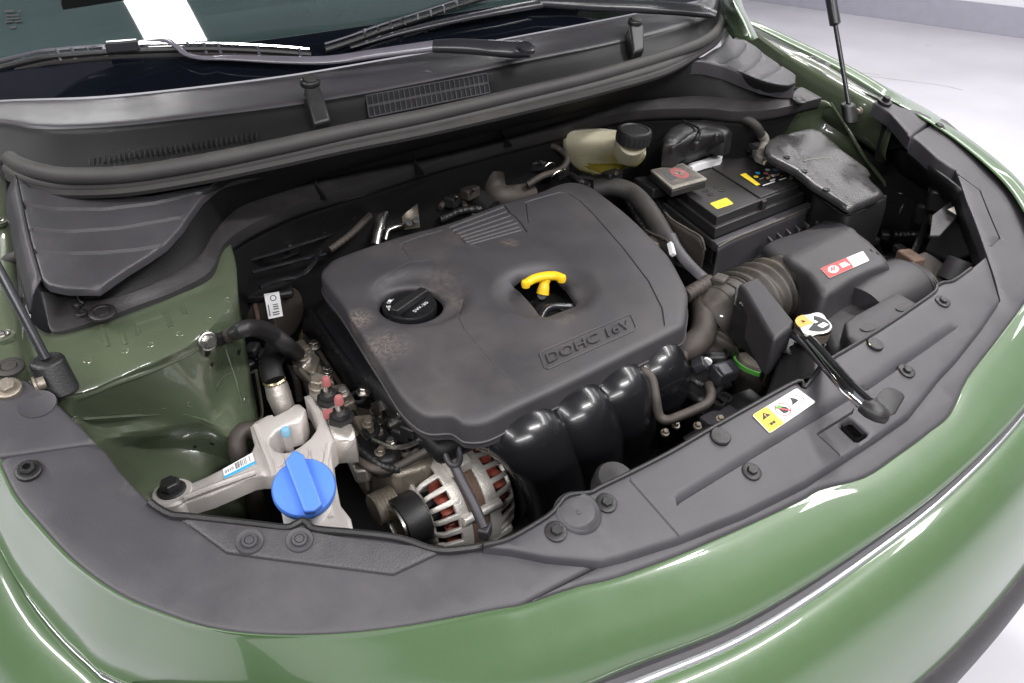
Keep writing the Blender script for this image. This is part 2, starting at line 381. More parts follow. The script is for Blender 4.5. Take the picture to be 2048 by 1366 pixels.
def decal_text(name, s, q, u0, v0, u1, v1, m, parent, lift=.0006, surf=None, thick=0., up=V((0, 0, 1)), slant=0.):
    me = text_mesh(s)
    xs = [v.co.x for v in me.vertices]; ys = [v.co.y for v in me.vertices]
    x0, x1, y0, y1 = min(xs), max(xs), min(ys), max(ys)
    for v in me.vertices:
        a = (v.co.x-x0)/(x1-x0); b = (v.co.y-y0)/(y1-y0); p = quadpt(q, u0+(u1-u0)*(a+slant*b), v0+(v1-v0)*b)
        if surf: p.z = surf(p.x, p.y)
        v.co = p+up*lift
    return link(name, me, m, parent, smooth=False, solid=thick, soff=1 if thick else -1)
def patch(name, q, u0, v0, u1, v1, m, parent, lift=.0005, surf=None, thick=.0003, up=V((0, 0, 1)), n=4, round_=0.):
    """a flat printed patch laid on the quad q"""
    P = []
    if round_:
        for cx_, cy_, a0 in ((u1-round_, v1-round_, 0), (u0+round_, v1-round_, 90), (u0+round_, v0+round_, 180), (u1-round_, v0+round_, 270)):
            for k in range(5): a = R(a0+k*22.5); P.append((cx_+round_*cos(a), cy_+round_*sin(a)))
    else: P = [(u0, v0), (u1, v0), (u1, v1), (u0, v1)]
    pts = []
    for a, b in P:
        p = quadpt(q, a, b)
        if surf: p.z = surf(p.x, p.y)
        pts.append(p+up*lift)
    return prism(name, pts, up*thick, m, parent, bevel=0, smooth=False)
def disc_patch(name, q, u, v, ru, rv, m, parent, lift=.0008, inner=0., k=24, up=V((0, 0, 1)), a0=0, a1=360):
    vs = []; fs = []
    for i in range(k+1):
        a = R(a0+(a1-a0)*i/k)
        vs.append(quadpt(q, u+ru*cos(a), v+rv*sin(a))+up*lift); vs.append(quadpt(q, u+ru*inner*cos(a), v+rv*inner*sin(a))+up*lift)
    for i in range(k): fs.append((2*i, 2*i+2, 2*i+3, 2*i+1))
    return mesh(name, vs, fs, m, parent, smooth=False)
# ================================================================ THE ROOM
fl = mesh('floor', [(-14, -10, 0), (14, -10, 0), (14, 14, 0), (-14, 14, 0)], [(0, 1, 2, 3)], 'floor', smooth=False, kind='structure')
wa, wb = H(1500, 0, 0), H(2048, 76, 0); wd = (wa-wb).normalized(); wn = V((wd.y, -wd.x, 0))
if wn.x < 0: wn = -wn
w0 = wb-wd*7; w1 = wa+wd*7
wl = prism('wall', [w0, w1, w1+wn*.15, w0+wn*.15], (0, 0, 3.3), 'wall', bevel=0, smooth=False); wl['kind'] = 'structure'
sk = prism('skirting_board', [w0-wn*.012, w1-wn*.012, w1-wn*.001, w0-wn*.001], (0, 0, .20), 'skirt', wl, bevel=.002, smooth=False)
ce = mesh('ceiling', [(-14, -10, 3.3), (14, -10, 3.3), (14, 14, 3.3), (-14, 14, 3.3)], [(3, 2, 1, 0)], 'ceiling', smooth=False, kind='structure')
# ================================================================ THE CAR BODY
def zh(x, y):   # the bonnet-line surface everything near the opening follows
    t = y-.05
    return .745+(.35*t if t > 0 else .42*t)
car = thing('car', 'green car with its bonnet raised over an open engine bay', 'car', (0, .4, 0))
EDGE = Q(0, 900, 2.048, [(0, 60), (60, 180), (150, 290), (300, 450), (480, 580), (650, 655), (850, 720), (1100, 750), (1400, 745), (1700, 710), (2048, 645)]) + \
    Q(1000, 800, 1.954, [(90, 795), (300, 725), (450, 690), (700, 600), (1000, 470), (1180, 385), (1250, 345), (1420, 300), (1550, 215), (1680, 120), (1760, 50)]) + [(1935, 755), (1985, 690), (2048, 605), (2100, 520), (2170, 380)]
def crp(pts, n=3):
    v = crs([V((p[0], p[1], 0)) for p in pts], n); return [(a.x, a.y) for a in v]
EDGE0 = EDGE
E3 = [HF(x, y, zh) for x, y in EDGE]
# painted front: nose panel from the cover edge to the chrome line, bumper below it
def resample(P, n):
    d = [0]
    for a, b in zip(P[:-1], P[1:]): d.append(d[-1]+(b-a).length)
    out = []; k = 0
    for i in range(n):
        t = d[-1]*i/(n-1)
        while k < len(P)-2 and d[k+1] < t: k += 1
        f = (t-d[k])/max(d[k+1]-d[k], 1e-9); out.append(P[k].lerp(P[k+1], f))
    return out
st = [H(-120, 770, .875), H(-50, 850, .86)]+E3
KL = [H(-170, 820, .80), H(-60, 970, .77), H(0, 1080, .735), H(55, 1180, .70), H(117, 1261, .675), H(180, 1322, .665), H(244, 1366, .66), V((-.635, .115, .655)), V((-.54, .040, .655)), V((-.44, -.015, .657))] + \
    [H(*p) for p in [(1276, 1327, .66), (1460, 1255, .66), (1614, 1168, .66), (1767, 1066, .662), (1870, 989, .664), (1972, 897, .667), (2048, 815, .67), (2140, 700, .675), (2250, 520, .68)]]
KS = resample(crs(KL, 10), 110)
# match every chrome point to the nearest point of the edge, monotonic
ES0 = crs(st, 10); ix = [min(range(len(ES0)), key=lambda j: (ES0[j]-k_).length) for k_ in KS]
for i in range(1, len(ix)): ix[i] = max(ix[i], ix[i-1])
for _ in range(12): ix = [ix[0]]+[(ix[i-1]+ix[i]*2+ix[i+1])/4 for i in range(1, len(ix)-1)]+[ix[-1]]
ES = [ES0[int(a)].lerp(ES0[min(int(a)+1, len(ES0)-1)], a-int(a)) for a in ix]
def onormal(P, i):
    a = P[max(i-1, 0)]; b = P[min(i+1, len(P)-1)]; t = (b-a); return V((t.y, -t.x, 0)).normalized()
NK_ = [onormal(KS, i) for i in range(len(KS))]
rows = [[e+V((0, 0, -.016))-n*.008 for e, n in zip(ES, NK_)], [e+V((0, 0, -.007))-n*.006 for e, n in zip(ES, NK_)], [e+V((0, 0, -.0015))+n*.0008 for e, n in zip(ES, NK_)]]
for t, b, o_ in ((.05, .0005, .001), (.15, .003, .002), (.35, .006, .004), (.6, .008, .007), (.8, .007, .007), (.93, .004, .005), (1, 0, .001), (1.0, -.006, -.001)):
    rows.append([e.lerp(k_, t)+V((0, 0, b))+n*o_ for e, k_, n in zip(ES, KS, NK_)])
sheet('bonnet_nose_panel', rows, 'paint', car, nu=1, nv=3, thick=.0)
def kw(x):
    if x < -.42: return .22
    if x < -.36: return .22+.78*(x+.42)/.06
    return max(.35, 1-(x+.36)*.95)
def sweepK(prof, w=False): return [[k_+n*(d*(kw(k_.x) if w else 1))+V((0, 0, -h*(kw(k_.x) if w else 1))) for k_, n in zip(KS, NK_)] for d, h in prof]
sheet('shut_line_gap', sweepK([(-.001, .003), (.001, .008), (.007, .010)], True), 'panel', car, nu=1, nv=1, thick=0)
sheet('chrome_strip', sweepK([(.006, .011), (.0075, .0075), (.011, .0075), (.014, .010), (.013, .015)], True), 'silvertrim', car, nu=1, nv=3, thick=0)
def bsk(prof):
    out = []
    for d, h, f in prof: out.append([k_+n*(d+.0125*kw(k_.x)*f)+V((0, 0, -h-.010*kw(k_.x)*f)) for k_, n in zip(KS, NK_)])
    return out
sheet('bumper_skin', bsk([(-.001, .004, 1), (.002, .001, 1), (.012, .004, 1), (.028, .016, .9), (.046, .042, .6), (.062, .082, .3), (.073, .12, 0), (.080, .16, 0)]), 'paint', car, nu=1, nv=3, thick=0)
sheet('lower_bumper_trim', sweepK([(.079, .16), (.085, .164), (.094, .18), (.095, .21), (.088, .24), (.07, .27)]), 'airbox', car, nu=1, nv=3, thick=0)
sheet('bumper_underside', sweepK([(.07, .27), (.03, .36), (.0, .40)]), 'blackdeep', car, nu=1, nv=2, thick=0)
# right-hand fender (rising away along the car)
S2 = lambda l: Q(1200, 0, 2.415, l)
fo = [HX(a, b, .80) for a, b in S2([(600, 20), (690, 75), (900, 170), (1150, 290), (1400, 430)])]+[H(1863, 224, .835), H(1945, 282, .815), H(2007, 331, .798), H(2048, 373, .785), H(2110, 455, .765)]
fi = [HX(a, b, .757) for a, b in S2([(560, -10), (640, 70), (850, 185), (1080, 300), (1320, 440)])]+[H(a, b, z) for a, b, z in S2([(1520, 548, .852), (1700, 665, .828), (1870, 805, .805), (1990, 935, .785), (2110, 1135, .765)])]
fr2 = [a+V((.05, -.005, -.06)) for a in fo]; fr3 = [a+V((.07, -.01, -.16)) for a in fo]; fr4 = [a+V((.06, -.01, -.34)) for a in fo]
sheet('fender', [fr4, fr3, fr2, fo, fi], 'paint', car, nu=5, nv=4, thick=.001)
# inner rail ledge beside right strut (pale, glossy)
ra = [HX(a, b, .705) for a, b in [(1452, 25), (1512, 72), (1575, 118), (1650, 165), (1712, 198), (1752, 222)]]+[H(1790, 246, .838)]
rb = [HX(a, b, .745) for a, b in S2([(560, -40), (640, 80), (830, 195), (1060, 298), (1290, 438), (1400, 490)])]+[H(1820, 228, .845)]
rc = [a+V((-.006, 0, -.05)) for a in ra]
rd = [a+V((.004, 0, -.07)) for a in ra]
mid = [a.lerp(b, .45)+V((0, 0, .004)) for a, b in zip(ra, rb)]
mid2 = [a.lerp(b, .55)+V((0, 0, -.002)) for a, b in zip(ra, rb)]
sheet('fender_rail', [rd, rc, ra, mid, mid2, rb], 'baypaint', car, nu=5, nv=3, thick=.001)
# pillar bracket top right
sheet('bonnet_hinge_cover', [[H(1436, -60, 1.0), H(1440, 0, .985), H(1450, 50, .965), H(1466, 78, .955)], [H(1462, -60, 1.03), H(1466, 0, 1.01), H(1486, 45, .985), H(1502, 80, .965)], [H(1478, -60, 1.02), H(1482, 0, 1.0), H(1498, 40, .98), H(1515, 76, .96)]], 'paint', car, nu=4, nv=3, thick=.002)
# left inner wing: rails left of the ribbed cover
lrow = [
    [H(-160, 330, .93), H(-150, 480, .90), H(-140, 620, .88), H(-120, 760, .872), H(-60, 830, .865)],
    [H(-60, 330, .93), H(-40, 480, .90), H(-20, 600, .885), H(-5, 700, .87), H(40, 770, .855)],
    [H(8, 330, .925), H(18, 470, .90), H(30, 590, .88), H(38, 690, .866), H(62, 775, .85)],
    [H(14, 330, .91), H(40, 480, .885), H(60, 600, .865), H(60, 700, .85), H(90, 800, .835)]]
sheet('left_fender_rail', lrow, 'baypaint', car, nu=4, nv=4, thick=.001)
# left apron / strut tower side: ledge under the ribbed cover, then wall, shelf and lower skirt
a0 = [H(20, 560, .87), H(60, 640, .862), H(110, 668, .852), H(210, 636, .85), H(350, 582, .85), H(425, 515, .852), H(458, 478, .852)]
a1 = [H(30, 620, .866), H(75, 700, .855), H(140, 715, .846), H(225, 690, .842), H(360, 635, .842), H(445, 565, .842), H(472, 530, .842)]
a2 = [H(50, 700, .855), H(90, 765, .843), H(155, 775, .836), H(235, 745, .832), H(375, 685, .832), H(452, 610, .834), H(476, 590, .832)]
a3 = [H(60, 760, .84), H(105, 800, .835), H(165, 795, .825), H(250, 763, .82), H(385, 705, .818), H(458, 645, .82), H(484, 650, .80)]
a4 = [H(80, 800, .825), H(150, 845, .80), H(190, 850, .775), H(290, 835, .755), H(400, 830, .74), H(455, 790, .74), H(505, 770, .73)]
a5 = [H(110, 850, .815), H(170, 880, .79), H(215, 876, .76), H(300, 866, .735), H(400, 855, .72), H(465, 875, .70), H(520, 860, .68)]
a6 = [H(120, 900, .80), H(200, 930, .765), H(250, 910, .72), H(320, 895, .69), H(410, 905, .67), H(480, 930, .64), H(525, 930, .60)]
a7 = [H(150, 950, .79), H(250, 1000, .755), H(320, 1010, .70), H(370, 1020, .66), H(430, 1035, .63), H(490, 1050, .58), H(530, 1060, .54)]
a8 = [H(180, 1010, .76), H(260, 1080, .72), H(330, 1100, .66), H(390, 1110, .62), H(440, 1110, .58), H(500, 1120, .52), H(540, 1130, .48)]
LW = sheet('left_inner_wing', [a0, a1, a2, a3, a4, a5, a6, a7, a8], 'baypaint', car, nu=5, nv=4, thick=.001)
from mathutils.bvhtree import BVHTree
def bvh_of(o):
    me = o.data; off = o.location; return BVHTree.FromPolygons([v.co+off for v in me.vertices], [tuple(p.vertices) for p in me.polygons])
LB = bvh_of(LW)
def onw(px, py, lift=0.):
    q = ray(px, py).normalized(); loc, n, _, _ = LB.ray_cast(CO, q)
    if loc is None: return H(px, py, .8), -q
    if n.dot(q) > 0: n = -n
    return loc+n*lift, n
# stamped seams and small holes on the wing
for s in ([(140, 806, .832), (200, 778, .83), (300, 740, .825), (400, 693, .822), (440, 660, .824)],
          [(165, 838, .795), (290, 830, .762), (372, 828, .75), (430, 850, .735), (470, 868, .71)],
          [(440, 640, .828), (452, 700, .79), (472, 760, .765), (484, 812, .74)],
          [(432, 775, .765), (445, 755, .77), (470, 745, .765)]):
    tube('pressed_seam', [onw(a, b, -.0002)[0] for a, b, z in s], .0014, 'baypaint', car, seg=6, n=2)
for s in ([(270, 650, .846), (300, 640, .846), (325, 632, .846)], [(243, 664, .846), (252, 690, .84)], [(332, 625, .846), (342, 655, .842)], [(365, 612, .846), (370, 630, .842)], [(205, 655, .846), (216, 695, .84)],
          [(275, 655, .846), (277, 672, .844)], [(280, 672, .8445), (335, 655, .8445)]):
    tube('pressed_rib', [onw(a, b, -.001)[0] for a, b, z in s], .0030, 'baypaint', car, seg=8, n=2)
for a, b, z, r in [(414, 707, .806, .004), (423, 729, .795, .0025), (478, 703, .775, .0045), (424, 887, .69, .003), (390, 893, .695, .002)]:
    p, n = onw(a, b, .0006); lathe('panel_hole', p, n, [(r, 0), (0, .0001)], 'blackdeep', car, seg=14)
for a, b in [(0, 450), (8, 680)]:
    p = H(a, b, .905 if b < 500 else .87); lathe('rail_hole', p+V((0, 0, .004)), (0, 0, 1), [(.011, -.003), (.011, .001), (.008, .002), (.007, -.001), (0, -.001)], 'baypaint', car, seg=18); bolt('rail_bolt', p+V((0, 0, .005)), (0, 0, 1), .004, 'steel', car)
p = H(22, 741, .868); clip('rubber_grommet', p+V((0, 0, .003)), (0, -.2, 1), .012, 'rubber', car)
# right apron behind battery and along the headlamp
b0 = [H(1395, 225, .835), H(1480, 236, .835), H(1560, 226, .838), H(1620, 205, .842), H(1645, 200, .84), H(1662, 206, .832)]
b1 = [H(1400, 255, .79), H(1490, 266, .79), H(1560, 260, .79), H(1628, 237, .80), H(1672, 238, .80), H(1694, 256, .795)]
b2 = [H(1400, 310, .73), H(1500, 320, .73), H(1590, 300, .73), H(1645, 290, .75), H(1705, 300, .755), H(1730, 316, .75)]
b3 = [H(1420, 360, .66), H(1520, 380, .64), H(1620, 360, .66), H(1690, 350, .68), H(1745, 360, .70), H(1772, 372, .70)]
b4 = [H(1450, 420, .56), H(1560, 440, .55), H(1680, 420, .56), H(1755, 420, .60), H(1790, 445, .61), H(1815, 460, .61)]
b5 = [H(1460, 480, .48), H(1570, 500, .46), H(1700, 490, .48), H(1755, 490, .50), H(1765, 500, .51), H(1775, 510, .52)]
sheet('right_inner_wing', [b0, b1, b2, b3, b4, b5], 'baypaint', car, nu=5, nv=4, thick=.001)
tube('wing_flange', [b0[5], b1[5], b2[5], b3[5], b4[5]], .0035, 'baypaint', car, seg=8)
sheet('outer_wing_wall', [[V((.735, .62, .88)), V((.735, .44, .85)), V((.70, .30, .82)), V((.62, .20, .78))], [V((.735, .62, .5)), V((.735, .44, .5)), V((.70, .30, .5)), V((.62, .20, .5))]], 'blackdeep', car, nu=3, nv=2, thick=.002)
sheet('wing_lower_step', [HH([(1745, 372, .69), (1790, 385, .70), (1815, 390, .70), (1800, 420, .68)]), HH([(1750, 420, .63), (1785, 425, .64), (1805, 425, .65), (1795, 450, .63)]), HH([(1750, 500, .55), (1770, 480, .57), (1785, 470, .58), (1780, 480, .57)])], 'baypaint', car, nu=3, nv=3, thick=.002)
# dark bay around everything: bulkhead, floor tray, side walls
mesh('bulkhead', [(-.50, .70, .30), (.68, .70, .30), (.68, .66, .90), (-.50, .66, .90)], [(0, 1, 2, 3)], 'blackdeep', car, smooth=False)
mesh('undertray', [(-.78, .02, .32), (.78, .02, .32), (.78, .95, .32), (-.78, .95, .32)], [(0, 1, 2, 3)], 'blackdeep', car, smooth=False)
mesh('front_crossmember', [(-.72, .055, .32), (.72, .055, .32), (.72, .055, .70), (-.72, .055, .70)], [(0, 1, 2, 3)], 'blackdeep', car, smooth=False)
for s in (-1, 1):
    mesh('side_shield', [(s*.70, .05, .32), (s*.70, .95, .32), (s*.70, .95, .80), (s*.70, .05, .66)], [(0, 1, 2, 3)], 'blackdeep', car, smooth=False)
# opened bonnet above, outside the picture but over the bay (struts run to it)
hr = []
for t in (0, .25, .5, .75, 1):
    y = .86-.60*t; z = 1.13+.74*t
    hr.append([V((x, y+.05*(x/.72)**2*(1-t)-(.0)+.10*t*(x/.72)**2, z-.035*(x/.72)**2)) for x in (-.72, -.5, -.2, .1, .4, .72)])
sheet('bonnet', hr, 'paint', car, nu=3, nv=3, thick=.006)
hl = [[p*1 + V((0, -.035, -.02)) for p in r_[1:-1]] for r_ in hr[0:5]]
sheet('bonnet_liner', hl, 'felt', car, nu=3, nv=3, thick=.008)
# ---------------------------------------------------------------- windscreen
ws0 = [H(-160, 215, .985), H(0, 200, .990), H(200, 192, .992), H(400, 172, .993), H(600, 146, .993), H(800, 112, .993), H(1000, 78, .993), H(1200, 40, .992), H(1400, 0, .990)]
def wrow(k):
    return [p+V((0, k*cos(R(28)), k*sin(R(28)))) + V((p.x*-.03*k, 0, 0)) for p in ws0]
sheet('windscreen_frit', [wrow(0), wrow(.03), wrow(.075)], 'frit', car, nu=5, nv=3, thick=0)
sheet('windscreen', [wrow(.0752), wrow(.3), wrow(.6), wrow(.85)], 'glass', car, nu=5, nv=3, thick=0)
# ================================================================ FRONT COVER PANELS
UP = V((0, -.3, .95)).normalized()
def zs(lift): return lambda x, y: zh(x, y)+lift
zp = zs(0.0)
strip = thing('front_corner_cover', 'wide dark grey plastic strip curving round the near front corner of the bay, chalky smudges', 'cover panel', HF(500, 1150, zp))
EDGE_A = crp(EDGE0, 4); NA = 11*4
inner = Q(300, 700, 3.416, [(0, 1040), (60, 1085), (150, 1130), (260, 1140), (700, 1190), (920, 1215), (990, 1195), (1040, 1170), (1080, 1190), (1130, 1225), (1400, 1250), (1708, 1290)]) + [(870, 1100), (930, 1098), (985, 1088)]
outl = EDGE_A[:NA+1] + [(1205, 1124), (1092, 1113), (1000, 1091)] + inner[::-1] + [(270, 975), (235, 935), (212, 902), (192, 886), (0, 914)]
plate('cover', outl, zp, 'panel', strip, thick=.022, rnd=.003, spacing=.014)
# raised pad with two clips
padz = zs(.0035)
pad = Q(0, 900, 2.048, [(735, 275), (925, 415), (1100, 440), (1610, 505), (1825, 405), (1400, 352), (1270, 330), (1235, 300), (1190, 322), (1000, 300)])
plate('raised_pad', pad, padz, 'panelpad', strip, thick=.005, rnd=.002, spacing=.02)
tube('edge_bead', [HF(a, b, zs(.002)) for a, b in inner], .0035, 'blackplastic', strip, seg=8, n=4)
for (a, b) in [(499, 1083), (599, 1080)]:
    lathe('clip_seat', HF(a, b, zs(.004)), UP, [(.0115, -.001), (.0106, .0009), (.009, .0003), (0, .0002)], 'panel', strip, seg=24)
    clip('push_clip', HF(a, b, zs(.0042)), UP, .0066, 'panel', strip)
bolt('bolt', HF(57, 941, zs(.002)), UP, .0068, 'blackplastic', strip, washer=1.45, socket=True)
cp = thing('fender_corner_cover', 'small dark grey plastic corner piece by the left gas strut, with a steel bolt', 'cover panel', HF(90, 830, zp))
cz = zs(.001)
plate('cover', [(-60, 745), (0, 760), (45, 757), (62, 765), (88, 785), (120, 812), (165, 855), (191, 884), (0, 912), (-60, 905)], cz, 'panel', cp, thick=.02, rnd=.003)
bolt('bolt', HF(15, 777, zs(.003)), UP, .0080, 'dirtymetal', cp, washer=1.4, h=.6)
lathe('round_emboss', HF(74, 808, cz), UP, [(.0155, -.001), (.0148, .0006), (.0138, .0002), (0, .0003)], 'panel', cp, seg=30)
# centre radiator cover, raised
rc_ = thing('radiator_cover', 'long dark grey plastic cover across the bay front with bolts and a square latch opening', 'cover panel', HF(1500, 900, zp))
zr = zs(.010)
RI = Q(680, 780, 4.018, [(1150, 1250), (1350, 1200), (1600, 1060), (1700, 990), (1760, 920), (1800, 870), (1870, 840), (2009, 825)]) + [(1200, 975), (1256, 948)] + Q(1250, 600, 3.413, [(300, 1045), (540, 905), (860, 725), (1180, 553)]) + \
    [(1610, 775), (1640, 735), (1672, 712)] + Q(1300, 450, 3.413, [(1310, 870), (1560, 720), (1800, 560), (1940, 460), (1960, 415), (2000, 395)]) + Q(1450, 200, 3.415, [(1450, 1265), (1490, 1248), (1560, 1235), (1680, 1150), (1785, 1062)])
RO = [(2000, 600), (1965, 652), (1915, 715), (1880, 752), (1819, 829), (1757, 872), (1686, 918), (1614, 964), (1491, 1025), (1358, 1077), (1246, 1112), (1205, 1122), (1092, 1112), (1020, 1097)]
# latch hole
hole = Q(1250, 600, 3.413, [(1468, 870), (1485, 840), (1535, 812), (1560, 815), (1655, 905), (1650, 925), (1590, 965), (1565, 962)])
step = Q(1250, 600, 3.413, [(360, 1362), (870, 1052), (1400, 735), (1640, 590)])
step2 = Q(1250, 600, 3.413, [(1640, 600), (2048, 322)]) + [(1905, 655)]
seams = [(step, .0035, .004), (step2, .0035, .004), ([(1261, 962), (1358, 1072)], .0012, .0015),
         (Q(1250, 600, 3.413, [(1490, 1080), (1312, 915), (1548, 770)]), .0012, .003), (Q(1250, 600, 3.413, [(1490, 1080), (1740, 915)]), .001, .001)]
plate('cover', RI+RO, zr, 'panel', rc_, holes=[hole], thick=.03, rnd=.0035, spacing=.012, grooves=seams)
tube('edge_bead', [HF(a, b, zs(.0095)) for a, b in RI[:-1]], .0025, 'blackplastic', rc_, seg=8, n=4)
outer2 = EDGE[12:]
oz = zs(.001)
side_o = thing('front_edge_cover', 'narrow dark grey plastic band bordering the green nose panel on to the far headlamp', 'cover panel', HF(1900, 760, oz))
RR = Q(1200, 0, 2.415, [(1385, 0)])
DO = Q(1450, 200, 3.415, [(1421, 115), (1500, 165), (1700, 310), (1850, 440), (1960, 570), (2042, 680)])
outer_r = [(2100, 520), (2048, 400), (2012, 352), (1960, 300), (1920, 262), (1886, 234)]
inner_r = Q(1450, 200, 3.415, [(1275, 247), (1330, 290), (1450, 400), (1540, 460), (1575, 475), (1610, 570), (1650, 690), (1700, 810), (1740, 920), (1785, 1050)])
plate('cover', EDGE_A[NA:]+[(2130, 470), (2085, 425)]+outer_r[1:]+inner_r+[(1990, 560), (2000, 600)]+RO[1:10]+[(1225, 1118)], oz, 'panel', side_o, thick=.025, rnd=.003, spacing=.014,
      grooves=[(Q(1650, 150, 3.035, [(810, 605), (940, 700), (1000, 850), (1060, 990)]), .0013, .003), (Q(1650, 150, 3.035, [(1060, 990), (1010, 1040)]), .001, .001)])
bl = [HF(a, b, zs(-.002)) for a, b in inner_r]
sheet('inner_lip', [bl, [p+V((-.004, 0, -.035)) for p in bl]], 'blackplastic', side_o, nu=3, nv=2, thick=.002)
bolt('bolt', HF(1876, 254, zs(.003)), UP, .0075, 'blackplastic', side_o, washer=1.6, h=.5)
fc = thing('far_corner_cover', 'small dark grey plastic corner piece at the foot of the far gas strut', 'cover panel', HF(1830, 240, oz))
plate('cover', Q(1200, 0, 2.415, [(1320, 490), (1350, 478), (1395, 487), (1450, 515), (1540, 535), (1610, 568), (1500, 660), (1440, 590), (1400, 545)]), zs(.004), 'panel', fc, thick=.02, rnd=.003)
bolt('bolt', HF(1770, 203, zs(.008)), UP, .0075, 'blackplastic', fc, washer=1.7, h=.9)
for i, (a, b) in enumerate([(1112, 1063), (1213, 1006), (1503, 943), (1813, 742), (1885, 603)]):
    bolt('bolt', HF(a, b, zs(.0106)), UP, .0056, 'blackplastic', rc_, washer=1.8, h=.5)
for a, b, r in [(1440, 874, .0108), (1749, 690, .010)]:
    lathe('push_pin', HF(a, b, zs(.010)), UP, [(r, -.001), (r, .0022), (r*.9, .0035), (0, .004)], 'blackplastic', rc_, seg=26)
lathe('round_emboss', HF(1157, 1024, zs(.0103)), UP, [(.0225, -.0035), (.021, .0005), (.019, .0018), (.015, -.001), (.010, -.0016), (.0035, -.0012), (.002, .0004), (0, .0006)], 'panel', rc_, seg=32)
tube('twig', [HF(a, b, zs(.013)) for a, b in Q(1300, 450, 3.413, [(1490, 790), (1500, 815), (1540, 825), (1590, 830)])], .0007, 'foil', rc_, seg=5)
# dark recess where the bonnet latch sits
sl = Q(1250, 600, 3.413, [(1690, 690), (1720, 650), (1760, 600), (1790, 592), (1860, 592), (1905, 625), (1912, 660), (1850, 770), (1800, 800)])
plate('latch_recess', sl, zs(.0112), 'blackplastic', rc_, thick=.004, rnd=.002, spacing=.02)
box('latch_well', HF(1700, 872, .70), (.07, .05, .004), 'blackdeep', rc_)
hl_ = [HF(a, b, zs(.004)) for a, b in hole]
prism('latch_well_wall', [p+V((0, 0, .002)) for p in hl_], (0, 0, -.001), 'ink', rc_, bevel=0) if False else None
hc_ = sum(hl_, V())/len(hl_); hb = [p.lerp(hc_, .03)+V((0, 0, .0045)) for p in hl_]; k = len(hb)
mesh('latch_well_wall', hb+[p+V((0, 0, -.05)) for p in hb], [(i, (i+1) % k, k+(i+1) % k, k+i) for i in range(k)]+[tuple(range(k, 2*k))], 'blackdeep', rc_, smooth=False)
# warning sticker
wq = [HF(a, b, zr) for a, b in Q(1250, 600, 3.413, [(985, 915), (1300, 700), (1170, 605), (865, 790)])]
ws_ = thing('warning_sticker', 'white and yellow fan warning sticker on the radiator cover', 'sticker', wq[0])
lf = .0008
wfd = patch('white_field', wq, 0, 0, 1, 1, 'white', ws_, lift=lf, up=UP, round_=.06)
patch('yellow_field', wq, .012, .012, .31, .988, 'sticker_yellow', wfd, lift=lf+.0004, up=UP, round_=.04)
tri = [quadpt(wq, a, b)+UP*(lf+.0009) for a, b in ((.07, .58), (.25, .60), (.165, .86))]
mesh('warning_triangle', tri, [(0, 1, 2)], 'ink', wfd, smooth=False)
decal_text('exclamation', '!', wq, .15, .62, .175, .76, 'orange', wfd, lift=lf+.0011, up=UP)
disc_patch('book_symbol', wq, .16, .28, .085, .16, 'ink', wfd, lift=lf+.0009, inner=.88, up=UP)
patch('book_page', wq, .11, .22, .155, .34, 'ink', wfd, lift=lf+.0009, up=UP); patch('book_page', wq, .165, .22, .21, .34, 'ink', wfd, lift=lf+.0009, up=UP)
disc_patch('prohibition_ring', wq, .48, .52, .125, .33, 'red', wfd, lift=lf+.0009, inner=.9, up=UP)
hand = [quadpt(wq, a, b)+UP*(lf+.0008) for a, b in ((.43, .36), (.50, .30), (.56, .38), (.55, .55), (.49, .70), (.43, .66))]
mesh('hand_symbol', hand, [tuple(range(6))], 'ink', wfd, smooth=False); patch('cuff_symbol', wq, .42, .62, .50, .76, 'green', wfd, lift=lf+.0009, up=UP)
sl_ = [quadpt(wq, a, b)+UP*(lf+.001) for a, b in ((.39, .75), (.41, .78), (.57, .30), (.55, .27))]; mesh('prohibition_bar', sl_, [(0, 1, 2, 3)], 'red', wfd, smooth=False)
fan = [quadpt(wq, a, b)+UP*(lf+.0009) for a, b in ((.66, .45), (.72, .62), (.74, .80), (.80, .62), (.81, .48), (.74, .46))]
mesh('fan_symbol', fan, [tuple(range(6))], 'ink', wfd, smooth=False)
for u_, v_ in ((.86, .72), (.88, .5), (.83, .38), (.9, .42)): disc_patch('dot', wq, u_, v_, .012, .03, 'ink', wfd, lift=lf+.0009, k=10, up=UP)
# ================================================================ COWL
cw = thing('cowl_cover', 'black plastic cowl cover below the windscreen with slotted air grille and two rubber stops', 'cowl cover', H(700, 200, .98))
crest = [H(x, y, .985) for x, y in [(-160, 235), (0, 248), (60, 257), (130, 259), (250, 252), (400, 235), (560, 215), (700, 193), (860, 163), (1060, 121), (1200, 93), (1330, 62), (1410, 35), (1432, 12), (1440, -30)]]
foot = [H(x, y, .955) for x, y in [(-160, 300), (0, 330), (60, 345), (150, 356), (260, 350), (400, 328), (560, 296), (700, 266), (860, 234), (1060, 188), (1200, 153), (1330, 115), (1410, 82), (1440, 55), (1452, 10)]]
back = [p+V((0, .012, -.003)) for p in crest]
front = [c+(c-f).normalized()*.0 + V((0, -.002, 0)) for c, f in zip(crest, foot)]
lipd = [p+V((0, .006, -.016)) for p in crest]
sheet('front_wall', [foot, [f.lerp(c, .55)+V((0, .006, 0)) for f, c in zip(foot, crest)], crest], 'cowlwall_shaded', cw, nu=4, nv=3, thick=.001)
WSX = crs(ws0, 12)
rows = []
for t, dz in ((0, .0), (.06, .0035), (.3, .002), (.6, -.002), (.85, -.004), (1.04, -.008)):
    row = []
    for c in crest:
        b = min(WSX, key=lambda p: (p.x-c.x)**2)
        e = V((c.x, b.y if abs(b.x-c.x) < .05 else c.y+.03, b.z+.004)); row.append(c.lerp(e, t)+V((0, 0, dz)))
    rows.append(row)
